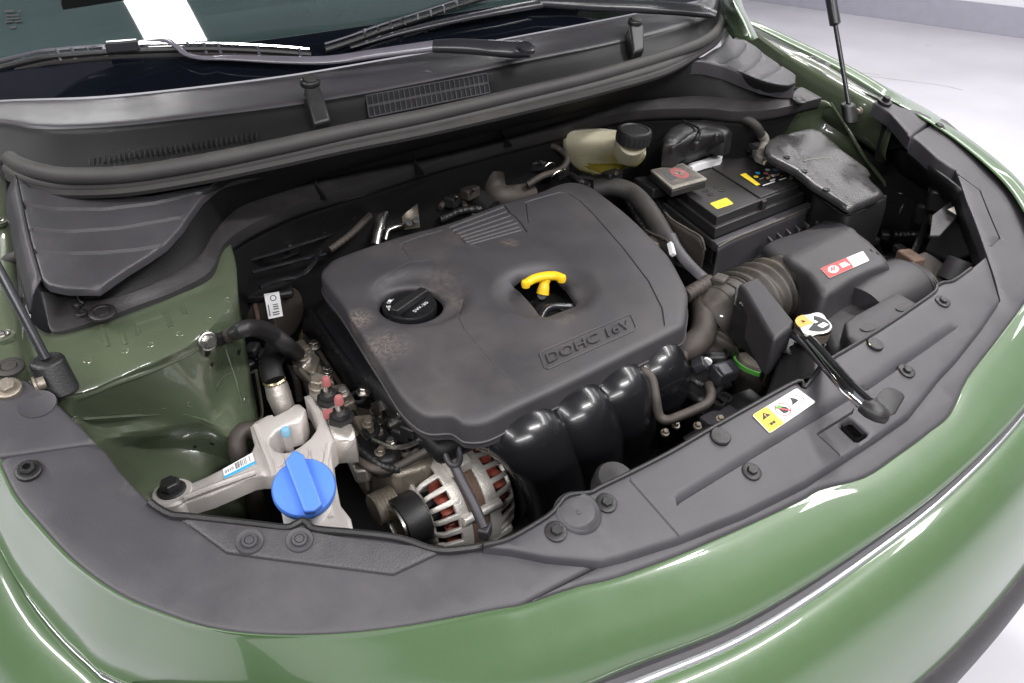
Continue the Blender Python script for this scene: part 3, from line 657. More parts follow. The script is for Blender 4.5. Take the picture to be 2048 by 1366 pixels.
sheet('top_deck', rows, 'cowl', cw, nu=4, nv=3, thick=.0)
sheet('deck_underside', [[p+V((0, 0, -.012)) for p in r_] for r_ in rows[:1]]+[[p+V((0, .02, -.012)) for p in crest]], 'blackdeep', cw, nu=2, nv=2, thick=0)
# air grilles in the wall
def wallpt(px, py):  # on the front wall: between foot and crest
    a = crs(foot, 12); b = crs(crest, 12); q = ray(px, py); best = None
    for f, c in zip(a, b):
        n = (c-f); 
        for t in (0, .25, .5, .75, 1):
            p = f+n*t; d = p-CO; e = (d-q*(d.dot(q)/q.dot(q))).length
            if best is None or e < best[0]: best = (e, p, d.dot(q)/q.dot(q))
    return CO+q*best[2]
GL = Q(600, 0, 2.926, [(385, 570), (1090, 438), (1108, 550), (405, 695)])
gq = [wallpt(*p) for p in (GL[3], GL[2], GL[1], GL[0])]
nW = (gq[1]-gq[0]).cross(gq[3]-gq[0]).normalized(); nW = nW if nW.dot(CO-gq[0]) > 0 else -nW
mesh('grille_opening', [p+nW*.0012 for p in gq], [(0, 1, 2, 3)], 'ink', cw, smooth=False)
for i in range(25):
    u = i/24; a = quadpt(gq, u, 0)+nW*.0022; b = quadpt(gq, u, 1)+nW*.0022
    tube('grille_slat', [a, b], .0009, 'cowl', cw, seg=5, smooth_path=False)
for v in (0, .47, .53, 1):
    tube('grille_rail', [quadpt(gq, 0, v)+nW*.0022, quadpt(gq, 1, v)+nW*.0022], .0012, 'cowl', cw, seg=5, smooth_path=False)
for i in range(34):
    x = 180+i*10.1; y = 333-(x-180)*.158; p = wallpt(x, y); q_ = wallpt(x+1, y-13)
    tube('grille_tooth', [p+nW*.002, q_+nW*.002], .0011, 'ink', cw, seg=5, smooth_path=False)
# rubber stops
for F4, pad in (([(606, 188), (640, 185), (662, 256), (627, 264)], (622, 180)), ([(1253, 62), (1283, 60), (1284, 112), (1262, 118)], (1266, 54))):
    W4 = [wallpt(*p)+nW*.012 for p in F4]
    prism('stop_block', W4, -nW*.03, 'blackplastic', cw, bevel=.004, bseg=3)
    tp_ = (W4[0]+W4[1])/2
    pr = [tp_+V((.013*cos(t), .010*sin(t)+.006, -.002+.003*sin(t))) for t in [2*pi*i/16 for i in range(16)]]
    prism('stop_head', pr, (0, -.002, .009), 'blackplastic', cw, bevel=.003, bseg=3)
    lathe('rubber_pad', tp_+V((0, .003, .0075)), (0, -.35, .93), [(.0085, -.002), (.0085, .001), (.006, .002), (0, .0025)], 'rubber', cw, seg=20)
p = H(851, 146, .99); lathe('moulded_boss', p, (0, -.2, 1), [(.014, -.006), (.012, -.001), (.008, .001), (0, .0015)], 'cowl', cw, seg=20)
# weather seal
seal = thing('bonnet_weather_seal', 'long grey rubber weather seal running across the back of the engine bay', 'rubber seal', H(700, 270, .96))
sp = [(22, 318, .962), (45, 332, .962), (90, 346, .962), (150, 353, .962), (260, 348, .962), (400, 326, .964), (560, 293, .966), (700, 262, .967), (860, 230, .968), (1060, 184, .968), (1200, 150, .966), (1330, 112, .963), (1400, 86, .962), (1436, 60, .962), (1446, 30, .965), (1440, -20, .97)]
tube('seal_bulb', HH(sp), .0095, 'seal', seal, seg=14, n=6)
sp2 = [(x-3, y+(20 if x < 1400 else 12), z-.012) for x, y, z in sp]
tube('seal_base', HH(sp2), .008, 'seal', seal, seg=10, n=6)
sp3 = [(x-2, y+(33 if x < 1400 else 20), z-.018) for x, y, z in sp]
tube('seal_flange', HH(sp3), .0065, 'rubber', seal, seg=8, n=6)
# ================================================================ LOWER COWL TRIM (ribbed ends, recessed middle, lip)
lc = thing('bulkhead_trim', 'matt black moulded trim under the weather seal with ribbed ends and a long lip over the back of the bay', 'trim panel', H(700, 330, .9))
zrb = lambda x, y: .945+.33*(y-.63)
ribs = [Q(0, 0, 2.926, [(110, 1190), (330, 1222), (600, 1225), (900, 1190), (1165, 1130)]), Q(0, 0, 2.926, [(130, 1335), (400, 1355), (700, 1335), (900, 1300), (1070, 1270)]), Q(0, 400, 2.926, [(185, 300), (400, 312), (600, 308), (800, 290), (950, 265)])]
rl = [(32, 350), (60, 372), (150, 392), (300, 390), (420, 368), (545, 335), (470, 342), (430, 370), (402, 395), (380, 425), (362, 452), (330, 487), (290, 514), (255, 535), (195, 576), (130, 575), (95, 568), (82, 556), (55, 460)]
plate('ribbed_panel', rl, zrb, 'cowl', lc, thick=.006, rnd=.003, spacing=.012, grooves=[(r_, .0026, .0055) for r_ in ribs])
sd = [HF(a, b, zrb) for a, b in [(32, 350), (44, 405), (55, 460), (68, 510), (82, 558)]]
sheet('panel_edge', [sd, [p+V((-.012, -.006, -.012)) for p in sd], [p+V((-.02, -.006, -.03)) for p in sd]], 'cowl', lc, nu=3, nv=3, thick=.002)
# ribbed far end
zrr = lambda x, y: .925+.30*(y-.60)-.10*max(0, x-.50)
rr_ = [(1368, 121), (1405, 112), (1440, 92), (1462, 62), (1478, 72), (1512, 92), (1530, 108), (1560, 128), (1592, 148), (1590, 171), (1556, 168), (1523, 161), (1490, 149), (1448, 132), (1407, 122)]
plate('ribbed_panel', rr_, zrr, 'cowl', lc, thick=.02, rnd=.003, spacing=.012, grooves=[([(1440, 126), (1470, 112), (1487, 98), (1492, 84)], .004, .0028), ([(1482, 144), (1505, 132), (1520, 118), (1523, 106)], .004, .0028), ([(1520, 158), (1545, 145), (1560, 134), (1562, 126)], .004, .0028)])
T_ = [H(*p) for p in [(70, 556, .886), (130, 575, .885), (195, 576, .887), (262, 530, .893), (330, 487, .90), (376, 430, .912), (408, 388, .925), (460, 348, .94), (560, 326, .945), (700, 294, .947), (900, 250, .947), (1100, 203, .946), (1250, 160, .944), (1368, 121, .935), (1448, 132, .92), (1523, 161, .908), (1570, 171, .90), (1592, 165, .895)]]
F_ = [H(*p) for p in [(84, 588, .864), (130, 600, .862), (192, 607, .862), (262, 592, .862), (335, 560, .862), (398, 520, .864), (430, 470, .866), (480, 420, .868), (570, 388, .868), (710, 342, .868), (900, 290, .868), (1100, 243, .868), (1250, 210, .867), (1390, 196, .866), (1470, 202, .866), (1540, 200, .866), (1580, 190, .866), (1600, 178, .868)]]
G_ = [H(*p) for p in [(98, 650, .856), (118, 666, .853), (212, 637, .853), (285, 610, .853), (352, 584, .853), (420, 545, .854), (448, 490, .856), (505, 450, .857), (600, 408, .857), (750, 362, .857), (910, 314, .857), (1105, 264, .857), (1255, 226, .857), (1395, 219, .857), (1475, 225, .857), (1548, 220, .857), (1605, 207, .858), (1642, 198, .86)]]
mid_ = [a.lerp(b, .5)+V((0, .006, -.004)) for a, b in zip(T_, F_)]
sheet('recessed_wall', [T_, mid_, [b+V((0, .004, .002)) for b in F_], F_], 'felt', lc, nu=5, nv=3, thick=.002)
UR = HH([(22, 330, .950), (60, 362, .945), (150, 375, .942), (300, 370, .942), (420, 350, .942), (560, 318, .944), (700, 290, .944), (900, 245, .944), (1100, 200, .944), (1250, 158, .942), (1370, 118, .938), (1430, 90, .938), (1460, 60, .94)])
sheet('under_seal_skirt', [[p+V((0, .02, .012)) for p in UR], [p+V((0, .02, -.004)) for p in UR], [p+V((0, .03, -.008)) for p in UR]], 'blackplastic', lc, nu=3, nv=2, thick=.002)
sheet('gap_filler', [HH([(-20, 330, .925), (100, 345, .925), (300, 345, .925), (450, 330, .925), (620, 300, .925)]), HH([(0, 400, .90), (100, 420, .90), (300, 420, .90), (450, 390, .90), (620, 340, .90)])], 'blackdeep', lc, nu=3, nv=2, thick=.002)
sheet('end_filler', [[H(-40, 260, .93), H(-20, 420, .90), H(10, 600, .87), H(60, 690, .84)], [H(60, 260, .90), H(70, 420, .87), H(110, 600, .83), H(150, 680, .81)]], 'blackplastic', lc, nu=3, nv=3, thick=.002)
lowG = [p+V((0, .004, -.018)) for p in G_]
lip1 = [a.lerp(b, .1)+V((0, 0, .004)) for a, b in zip(F_, G_)]; lip2 = [a.lerp(b, .9)+V((0, 0, .002)) for a, b in zip(F_, G_)]
sheet('lip', [F_, lip1, lip2, G_, lowG], 'lipplastic', lc, nu=5, nv=3, thick=.002)
for a, b in [((30, 1055), (58, 1145))]: pass
for (x, y, z) in [(633, 372, .872), (1005, 270, .872), (830, 325, .872), (1145, 220, .872), (1283, 193, .871)]:
    p = H(x, y, z); prism('stiffening_rib', [p, p+V((.001, -.022, -.010)), p+V((.001, -.022, -.014)), p+V((0, .003, -.02)), p+V((0, .006, .012))], (.002, 0, 0), 'felt', lc, bevel=0)
clip('push_clip', H(205, 626, .863), (0, -.2, 1), .013, 'blackplastic', lc)
clip('push_clip', H(1598, 201, .866), (0, -.2, 1), .013, 'blackplastic', lc)
box('broken_clip', H(160, 612, .863), (.014, .010, .012), 'blackplastic', lc, rz=.5, bevel=.003); lathe('clip_hole', H(162, 625, .8635), (0, -.2, 1), [(.006, 0), (.004, .001), (0, 0)], 'ink', lc, seg=14)
tube('split_pin', HH([(155, 590, .873), (158, 600, .870), (166, 606, .868)]), .0008, 'dirtymetal', lc, seg=5)
# centre firewall flap hanging behind the engine
plate('heat_shield_flap', [(826, 345), (842, 332), (1105, 262), (1102, 300), (990, 330), (980, 355), (880, 380), (838, 470), (832, 470)], lambda x, y: .80, 'felt', lc, thick=.004, rnd=.002, spacing=.03) if False else None
sheet('lower_bulkhead_felt', [[p+V((0, .006, -.012)) for p in G_[3:-1]], [p+V((0, .03, -.07)) for p in G_[3:-1]], [p+V((0, .07, -.18)) for p in G_[3:-1]]], 'felt', lc, nu=4, nv=3, thick=.002)
# ================================================================ ENGINE COVER
def smst(a, b, x): t = min(1, max(0, (x-a)/(b-a))); return t*t*(3-2*t)
ec0 = lambda x, y: .778+.09*(y-.40)
sA = HF(1136, 387, ec0); sB = HF(1323, 640, ec0); sd_ = V((sB.x-sA.x, sB.y-sA.y, 0)).normalized(); sn = V((-sd_.y, sd_.x, 0)); 
if sn.x < 0: sn = -sn
def ecz(x, y):
    z = ec0(x, y)
    s = (x-sA.x)*sn.x+(y-sA.y)*sn.y
    if s > 0: z -= 1.8*s*s
    f = .235-y
    if f > -.03: z -= 1.3*(f+.03)**2
    return z
oc = HF(824, 606, ecz); dc = HF(1090, 583, ecz)
bc = HF(838, 590, ecz)
dq = [HF(a, b, ecz) for a, b in [(1025, 561), (1105, 541), (1150, 606), (1088, 630)]]; dcc = sum(dq, V())/4
def ecdet(x, y):
    d = sqrt((x-bc.x)**2+(y-bc.y)**2); z = -.010*(1-smst(.050, .068, d))
    e = sqrt(((x-dcc.x-.004)/1.15)**2+((y-dcc.y-.006)/1.0)**2); z -= .012*(1-smst(.040, .066, e))
    return z
ecv = thing('engine_cover', 'dark grey plastic engine cover embossed DOHC 16V in the middle of the bay', 'engine cover', HF(1000, 600, ec0))
EO = Q(600, 350, 2.5575, [(105, 490), (130, 460), (200, 412), (500, 310), (760, 240), (1000, 150), (1200, 90), (1330, 40), (1400, 32), (1480, 52), (1550, 100), (1700, 220), (1850, 370), (1900, 430), (1940, 500), (1985, 600), (1978, 700), (1965, 765), (1900, 800), (1700, 900), (1400, 1050), (1100, 1190), (1000, 1240), (940, 1262), (880, 1268), (830, 1262), (800, 1240), (760, 1222), (660, 1225), (590, 1195), (520, 1130), (470, 1060), (400, 945), (300, 790), (200, 635), (130, 550), (106, 515)])
hcen = HF(822, 607, lambda x, y: ecz(x, y)-.010)
ohole = [(hcen.x+.0405*cos(a), hcen.y+.0405*sin(a)) for a in [2*pi*i/26 for i in range(26)]]
def topx(pts, zf): 
    return [(p[0], p[1]) for p in pts]
def w2p(x, y, z):   # world point -> photograph pixel
    d = V((x, y, z))-CO; k = d.dot(CD); return (1024+CF*d.dot(CR)/k, 683-CF*d.dot(CU)/k)
ohp = [w2p(a, b, ecz(a, b)+ecdet(a, b)) for a, b in ohole]
dhp = Q(600, 350, 2.5575, [(1083, 545), (1120, 515), (1270, 478), (1300, 490), (1360, 560), (1415, 635), (1405, 662), (1330, 690), (1250, 720), (1232, 712), (1190, 655), (1130, 590)])
gl = [(Q(600, 350, 2.5575, [(560, 425), (520, 370), (530, 345), (600, 318), (720, 285)]), .0015, .0012),
      (Q(600, 350, 2.5575, [(835, 640), (808, 725), (840, 790), (980, 950), (1130, 1108)]), .0013, .0012),
      (Q(600, 350, 2.5575, [(1165, 240), (1152, 140), (1180, 130), (1330, 88), (1370, 95), (1430, 130), (1500, 200), (1650, 370), (1780, 540), (1850, 680), (1862, 762)]), .0014, .0018),
      (Q(600, 350, 2.5575, [(375, 640), (370, 590), (400, 540), (560, 445), (640, 440)]), .0014, .0006)]
RA = Q(600, 350, 2.5575, [(760, 262), (1040, 160), (1060, 190), (1110, 215), (1150, 270), (1090, 310), (910, 368), (850, 350), (800, 300)])
for t in (0, .17, .34, .5, .64, .78, .9):
    a = (765+t*120, 268+t*95); b = (1040+t*100, 165+t*130); gl.append((Q(600, 350, 2.5575, [a, b]), .0017, .0022))
gl.append((Q(600, 350, 2.5575, [(1045, 155), (1075, 195), (1100, 212), (1130, 245), (1160, 290)]), .0013, .0022))
gl.append((Q(600, 350, 2.5575, [(760, 262), (810, 310), (850, 350), (905, 370)]), .0013, .0012))
plate('shell', crp(EO+EO[:1], 3)[:-1], ecz, 'cover', ecv, holes=[ohp, dhp], thick=.028, rnd=.0065, spacing=.0062, dense=.006, grooves=gl, detail=ecdet, hitf=lambda x, y: ecz(x, y)+ecdet(x, y))
lowb = [HF(a, b, ecz) for a, b in EO]; cen = sum(lowb, V())/len(lowb)
rimp = [p+(p-cen).normalized()*.0012+V((0, 0, -.026)) for p in lowb]
tube('rim_flange', rimp+[rimp[0]], .0014, 'cover', ecv, seg=6, n=3)
tp = lambda x, y: ecz(x, y)+.0003
bq = [HF(a, b, ecz) for a, b in Q(600, 350, 2.5575, [(1255, 1000), (1722, 790), (1690, 712), (1222, 910)])]
fr = []
for a, b in ((.03, .0), (.97, 0), (1, .12), (1, .88), (.97, 1), (.03, 1), (0, .88), (0, .12)):
    p = quadpt(bq, a, b); p.z = ecz(p.x, p.y)+.0004; fr.append(p)
tube('badge_frame', fr+[fr[0]], .0011, 'cover', ecv, seg=6, smooth_path=False)
decal_text('embossed_lettering', 'DOHC 16V', bq, .05, .22, .95, .74, 'cover', ecv, lift=.0, surf=tp, thick=.0022)
# oil filler cap
cap = thing('oil_filler_cap', 'round black oil filler cap with grip bar and white lettering, sunk in the engine cover', 'oil cap', oc)
cz_ = H(819, 611, oc.z-.014); AX = V((0, -.06, 1)).normalized()
lathe('neck', cz_+V((0, 0, -.03)), AX, [(.0405, 0), (.0405, .008), (.036, .010), (.036, .02)], 'blackdeep', cap)
lathe('cap_disc', cz_, AX, [(.0335, -.014), (.0345, -.012), (.0345, .000), (.033, .0024), (.031, .003), (.028, .0012), (0, .0015)], 'glossblack', cap, seg=48)
gd = (HF(860, 572, ecz)-HF(792, 622, ecz)); gd.z = 0; gd.normalize(); gs_ = V((-gd.y, gd.x, 0))
g0 = cz_+AX*.001
prism('grip_bar', [g0+gd*a+gs_*b for a, b in ((-.031, -.007), (.031, -.007), (.0325, 0), (.031, .007), (-.031, .007), (-.0325, 0))], AX*.010, 'blackplastic', cap, bevel=.002, bseg=3)
def arc_text(s, c, r, a_start, a_step, size, m, parent, ax):
    for i, chh in enumerate(s):
        if chh == ' ': continue
        a = R(a_start+i*a_step); d = V((cos(a), sin(a), 0)); t = V((sin(a), -cos(a), 0))
        b0 = c+d*(r-size/2); q = [b0-t*size*.4, b0+t*size*.4, b0+t*size*.4+d*size, b0-t*size*.4+d*size]
        decal_text('printed_letter', chh, q, 0, 0, 1, 1, m, parent, lift=0)
arc_text('ENGINE OIL', cz_+AX*.0032, .0265, 205, -9.6, .005, 'white', cap, AX)
tq = g0-gs_*.017+AX*.0013
q = [tq-gd*.013-gs_*.0025, tq+gd*.015-gs_*.0025, tq+gd*.015+gs_*.0025, tq-gd*.013+gs_*.0025]
if (q[1]-q[0]).cross(q[3]-q[0]).z < 0: q = [q[3], q[2], q[1], q[0]]
decal_text('printed_word', '5W-30', q, 0, 0, 1, 1, 'white', cap, lift=.0004)
# dipstick
dp = thing('dipstick', 'yellow T shaped oil dipstick handle in the square opening of the engine cover', 'dipstick', dcc)
hz = .772
HA = [H(a, b, .782) for a, b in Q(600, 350, 2.5575, [(1155, 555), (1200, 530), (1260, 517), (1310, 517), (1338, 527)])]
tube('handle', HA, [.0062, .0068, .007, .0068, .0062], 'yellow', dp, seg=14, n=5, flat=(.85, 1))
for e in (HA[0], HA[-1]): lathe('handle_end', e+V((0, 0, -.0005)), (0, 0, 1), [(.0052, -.0045), (.0062, 0), (.0052, .004), (0, .0055)], 'yellow', dp, seg=16)
ST = [H(1090, 556, .779), H(1088, 572, .770), H(1085, 588, .760)]
tube('stem', ST, [.0095, .0065, .0078, .0085], 'yellow', dp, seg=14, flat=(.7, 1))
tube('tube_stub', [H(1084, 590, .758), H(1080, 600, .72), H(1075, 615, .66)], .006, 'blackplastic', dp)
hw = thing('cam_cover', 'black rocker cover of the engine showing beside and through the engine cover', 'rocker cover', H(700, 700, .70))
# black valve cover: long rounded body under the cover
vp = [(607, 640, .705), (640, 610, .715), (700, 600, .72), (1100, 560, .72), (1220, 690, .70), (880, 850, .69), (790, 815, .69), (758, 770, .690), (715, 795, .685), (690, 745, .69), (650, 680, .70)]
A0 = [H(606, 648, .695), H(640, 690, .69), (H(675, 740, .685)), H(706, 782, .68), H(745, 800, .675)]
A1 = [H(614, 632, .708), H(652, 676, .706), H(688, 730, .70), H(716, 772, .695), H(758, 790, .69)]
A2 = [H(630, 615, .716), H(680, 672, .716), H(718, 728, .712), H(742, 765, .705), H(790, 790, .70)]
A3 = [H(660, 590, .716), H(720, 650, .716), H(780, 720, .712), H(810, 770, .705), H(840, 800, .70)]
B_ = [p+V((-.004, -.004, -.05)) for p in A0]
sheet('valve_cover_side', [B_, A0, A1, A2, A3], 'glossblack', hw, nu=5, nv=4, thick=.002)
box('valve_cover_top', (-.18, .40, .695), (.36, .30, .03), 'blackdeep', hw, bevel=.01)
tube('cover_ridge', [H(622, 622, .718), H(668, 690, .712), H(745, 782, .70)], .004, 'glossblack', hw, seg=8)
for a, b, z in [(728, 783, .70), (628, 692, .705)]:
    bolt('bolt', H(a, b, z), (0, -.1, 1), .0062, 'steel', hw, washer=1.5, h=.9)
tube('strap_ring', [H(715+14*cos(t), 795+10*sin(t), .692) for t in [i*pi/5 for i in range(9)]], .003, 'blackplastic', hw, seg=6, n=3)
# cylinder head, timing case edge: dirty cast aluminium
hd = thing('timing_case', 'grimy cast aluminium timing case edge beside the rocker cover, covered in bolts', 'timing case', H(670, 800, .66))
TA = [H(590, 690, .695), H(612, 735, .69), H(640, 780, .68), H(672, 830, .675), H(700, 880, .665), H(728, 925, .65)]
TB = [H(612, 680, .70), H(636, 718, .695), H(664, 762, .688), H(698, 815, .68), H(726, 862, .67), H(748, 905, .655)]
TC = [p+V((.012, .0, -.012)) for p in TB]
TD = [p+V((.0, -.002, -.06)) for p in TA]
sheet('case_flange', [TD, TA, [p+V((0, 0, .003)) for p in TA], TB, TC], 'dirtymetal', hd, nu=4, nv=2, thick=.004, bevel=.001)
tube('gasket_edge', [p+V((0, 0, .004)) for p in TB], .0028, 'blackdeep', hd, seg=6)
for i, (a, b, z) in enumerate([(612, 702, .705), (655, 742, .70), (693, 806, .69), (735, 905, .66), (717, 872, .672)]):
    bolt('bolt', H(a, b, z), (0, -.15, 1), .0055, 'steel' if i % 2 else 'dirtymetal', hd, washer=1.35, h=.9)
prism('case_bracket', [H(a, b, .702) for a, b in [(590, 700), (622, 690), (640, 715), (628, 745), (600, 738), (582, 720)]], (0, 0, -.02), 'dirtymetal', hd, bevel=.003)
prism('case_lug', [H(a, b, .665) for a, b in [(690, 900), (725, 890), (748, 915), (735, 940), (708, 942)]], (0, 0, -.02), 'alu', hd, bevel=.003)
# front of head: assorted castings between cover and alternator
prism('head_casting', [H(a, b, .66) for a, b in [(700, 790), (770, 790), (845, 830), (880, 880), (860, 930), (790, 950), (745, 925), (715, 870)]], (0, 0, -.10), 'dirtymetal', hd, bevel=.006)
tube('oil_gallery_plug', [H(762, 818, .685), H(800, 800, .685)], .011, 'alu', hd, seg=16, smooth_path=False, bevel=.001)
tube('oil_gallery_plug_hex', [H(753, 823, .685), H(764, 817, .685)], .0125, 'steel', hd, seg=6, smooth_path=False)
tube('boss', [H(775, 852, .68), H(800, 843, .68)], .009, 'steel', hd, seg=12, smooth_path=False)
box('sensor_block', H(812, 872, .675), (.026, .024, .03), 'blackplastic', hd, rz=.4, bevel=.003)
box('sensor_plug', H(822, 858, .695), (.018, .020, .014), 'blackplastic', hd, rz=.4, bevel=.002)
prism('coil_cover', [H(a, b, .68) for a, b in [(708, 870), (735, 838), (765, 845), (800, 880), (795, 915), (750, 925), (722, 905)]], (0, 0, -.03), 'blackplastic', hd, bevel=.007, bseg=3)
tube('lifting_eye', [H(742+13*cos(t), 858+15*sin(t), .69) for t in [i*pi/6 for i in range(13)]], .0035, 'blackplastic', hd, seg=8, n=3)
random.seed(8)
for i in range(16):
    a = random.uniform(740, 880); b = 820+(a-740)*.45+random.uniform(-16, 40); bolt('small_bolt', H(a, b, .668), (random.uniform(-.3, .3), -.4, 1), random.uniform(.0026, .0045), random.choice(['steel', 'dirtymetal', 'dirtymetal']), hd, washer=1.4, h=1)
tag(tube('engine_harness', HH([(700, 905, .68), (740, 935, .68), (780, 938, .672), (830, 915, .68), (870, 890, .69), (885, 865, .70)]), .005, 'hose', None), 'brown taped wiring harness curving over the alternator top left side', 'wiring')
tag(tube('black_connector_pipe', HH([(838, 905, .668), (866, 888, .672)]), .009, 'glossblack', None, smooth_path=False, bevel=.001), 'short gloss black plug lying above the alternator', 'connector')
tag(tube('ignition_harness', HH([(800, 830, .70), (850, 850, .70), (905, 842, .70), (920, 850, .69)]), .0045, 'hose', None), 'thin brown harness tucked below the front left corner of the engine cover', 'wiring')
# ================================================================ INTAKE MANIFOLD
mf = thing('intake_manifold', 'gloss black intake manifold with four curved runners below the engine cover', 'intake manifold', H(1180, 860, .66))
runs = [
 [(1008, 842, .705), (1050, 856, .705), (1096, 885, .695), (1130, 935, .64), (1142, 1000, .57), (1138, 1080, .48)],
 [(1130, 795, .70), (1160, 812, .703), (1188, 845, .695), (1207, 900, .64), (1208, 960, .57), (1200, 1040, .48)],
 [(1215, 748, .70), (1240, 765, .703), (1262, 800, .695), (1275, 852, .64), (1272, 905, .57), (1262, 980, .48)],
 [(1298, 702, .70), (1320, 720, .703), (1336, 750, .695), (1343, 800, .64), (1338, 850, .57), (1328, 920, .48)]]
for i, r_ in enumerate(runs):
    hp = [p+V((-.016 if i == 0 else -.012, .010, .006)) for p in HH(r_)]; hp = [hp[0]+V((-.004, .05, .0))]+hp
    tube('runner', hp, [.036, .040, .0425, .0435, .043, .041, .038], 'glossblack', mf, seg=36, n=8, flat=(1.0, .80), up=V((1, 0, 0)))
    P_ = HH(r_)
    if i < 3: tube('weld_seam', [p+V((.028, -.004, .008 if j < 3 else 0)) for j, p in enumerate(P_)], .0022, 'glossblack', mf, seg=6)
box('plenum', (-.14, .26, .47), (.40, .14, .16), 'blackdeep', mf, bevel=.03, bseg=4)
sheet('runner_flange', [[H(930, 858, .715), H(975, 868, .70), H(1030, 905, .67), H(1062, 950, .63), H(1080, 1010, .57)], [H(945, 850, .72), H(990, 862, .705), H(1042, 898, .675), H(1075, 945, .635), H(1093, 1010, .575)]], 'glossblack', mf, nu=4, nv=2, thick=.006, bevel=.001)
tube('mount_ring', [H(1172+22*cos(t), 778+20*sin(t), .728) for t in [i*2*pi/9 for i in range(10)]], .003, 'glossblack', mf, seg=8, n=3)
lathe('mount_recess', H(1172, 778, .726), (0, -.4, .9), [(.019, 0), (.012, -.008), (0, -.009)], 'blackdeep', mf, seg=20)
clp = H(1300, 748, .722); bolt('bolt', H(1352, 683, .715), (0, -.3, 1), .006, 'steel', mf, washer=1.3, h=1)
tag(tube('coolant_hard_pipe', HH([(1272, 742, .722), (1290, 745, .722), (1304, 760, .715), (1311, 795, .70), (1318, 830, .68), (1335, 840, .675), (1370, 828, .68), (1412, 808, .685), (1422, 790, .685), (1418, 770, .68)]), .006, 'hose', None, seg=12, n=8), 'thin brown metal pipe bent in a U in front of the manifold', 'pipe')
bs = lathe('rubber_buffer', H(1232, 955, .728), UP, [(.021, -.02), (.021, -.004), (.018, .001), (0, .003)], 'blackplastic', None, seg=26)
tag(bs, 'round black rubber buffer poking up behind the middle of the radiator cover', 'buffer')
# ================================================================ ALTERNATOR
al = thing('alternator', 'silver alternator with slotted housings and copper windings, in front of the engine', 'alternator', (-.32, .30, .50))
ac = V((0, .30, .58)); AXX = V((1, 0, 0))
def slotted(name, x0, x1, r0, r1, nslot, parent, flip=False):
    """housing half: cylinder shoulder turning into an end face, with slots left open"""
    prof = [(x0, r0*.45), (x0+.006*(1), r0*.62), (x0+.012, r0*.82), (x0+.020, r0*.94), (x0+(x1-x0)*.72, r1), (x1, r1)]
    if flip: prof = [(x1+x0-a, b) for a, b in prof]
    K = nslot*8; vs = []; fs = []
    for x, r_ in prof:
        for k_ in range(K):
            t = 2*pi*k_/K; vs.append(V((x, ac.y+r_*cos(t), ac.z+r_*sin(t))))
    for i in range(len(prof)-1):
        for k_ in range(K):
            if i in (2, 3) and (k_ % 8) in (1, 2, 3, 4, 5): continue
            fs.append((i*K+k_, i*K+(k_+1) % K, (i+1)*K+(k_+1) % K, (i+1)*K+k_))
    return mesh(name, vs, fs, 'alternator', parent, solid=.006, soff=-1 if not flip else -1, bevel=.0012)
slotted('front_housing', -.392, -.332, .073, .0755, 26, al)
slotted('rear_housing', -.303, -.238, .073, .0755, 26, al, flip=True)
lathe('stator', (-.334, ac.y, ac.z), AXX, [(.066, 0), (.0725, .001), (.0725, .030), (.066, .034)], 'stator', al, seg=60)
for x in (-.352, -.268):
    vs = []; fs = []; K = 90
    for k_ in range(K):
        t = 2*pi*k_/K; rr = .057+.004*sin(k_*2.1)
        for m_ in range(8):
            u = 2*pi*m_/8; vs.append(V((x+.010*cos(u), ac.y+(rr+.006*sin(u))*cos(t), ac.z+(rr+.006*sin(u))*sin(t))))
    for k_ in range(K):
        for m_ in range(8): fs.append((k_*8+m_, k_*8+(m_+1) % 8, ((k_+1) % K)*8+(m_+1) % 8, ((k_+1) % K)*8+m_))
    mesh('copper_winding', vs, fs, 'copper', al)
lathe('rotor', (-.375, ac.y, ac.z), AXX, [(.01, 0), (.044, .004), (.046, .04), (.046, .12), (.01, .124)], 'blackdeep', al)
for t in (1.9, 2.25, 3.9, .4):
    for x0, x1 in ((-.36, -.31),):
        tube('through_bolt', [V((-.345, ac.y-.077*cos(t), ac.z+.077*sin(t))), V((-.285, ac.y-.077*cos(t), ac.z+.077*sin(t)))], .006, 'alternator', al, seg=10, smooth_path=False)
prism('mount_ear', [(-.335, .262, .645), (-.30, .262, .645), (-.30, .30, .662), (-.335, .30, .662)], (0, 0, .014), 'alternator', al, bevel=.003)
lathe('rear_cover', (-.240, ac.y, ac.z), AXX, [(.064, 0), (.0690, .002), (.068, .024), (.060, .034), (.02, .038), (0, .038)], 'blackplastic', al, seg=40)
prism('mounting_foot', [(-.30, .228, .56), (-.262, .228, .56), (-.262, .236, .505), (-.30, .236, .505)], (0, .022, 0), 'alternator', al, bevel=.004)
# label on the rear rim
lq = [V((-.2455, ac.y-.0625*cos(t), ac.z+.0625*sin(t))) for t in (1.05, 1.38)]; 
L4 = []
for x, t in ((-.246, 1.02), (-.226, 1.02), (-.226, 1.30), (-.246, 1.30)): L4.append(V((x+.007, ac.y-.0695*cos(t), ac.z+.0695*sin(t))))
ln = (L4[1]-L4[0]).cross(L4[3]-L4[0]).normalized(); ln = ln if ln.dot(CO-L4[0]) > 0 else -ln
alb = patch('label', L4, 0, 0, 1, 1, 'white', al, lift=.0006, up=ln); LL = [L4[1], L4[2], L4[3], L4[0]]
decal_text('handwriting', 'VZ', [L4[3], L4[0], L4[1], L4[2]], .1, .2, .9, .8, 'ink', alb, lift=.0014, up=ln)
box('connector_body', (-.200, .262, .60), (.020, .05, .04), 'blackplastic', al, rx=.5, bevel=.006, bseg=3)
lathe('connector_ring', (-.190, .248, .608), V((.6, -.7, .35)), [(.016, 0), (.016, .004), (.012, .0045), (.011, .001), (0, .001)], 'blackplastic', al, seg=24)
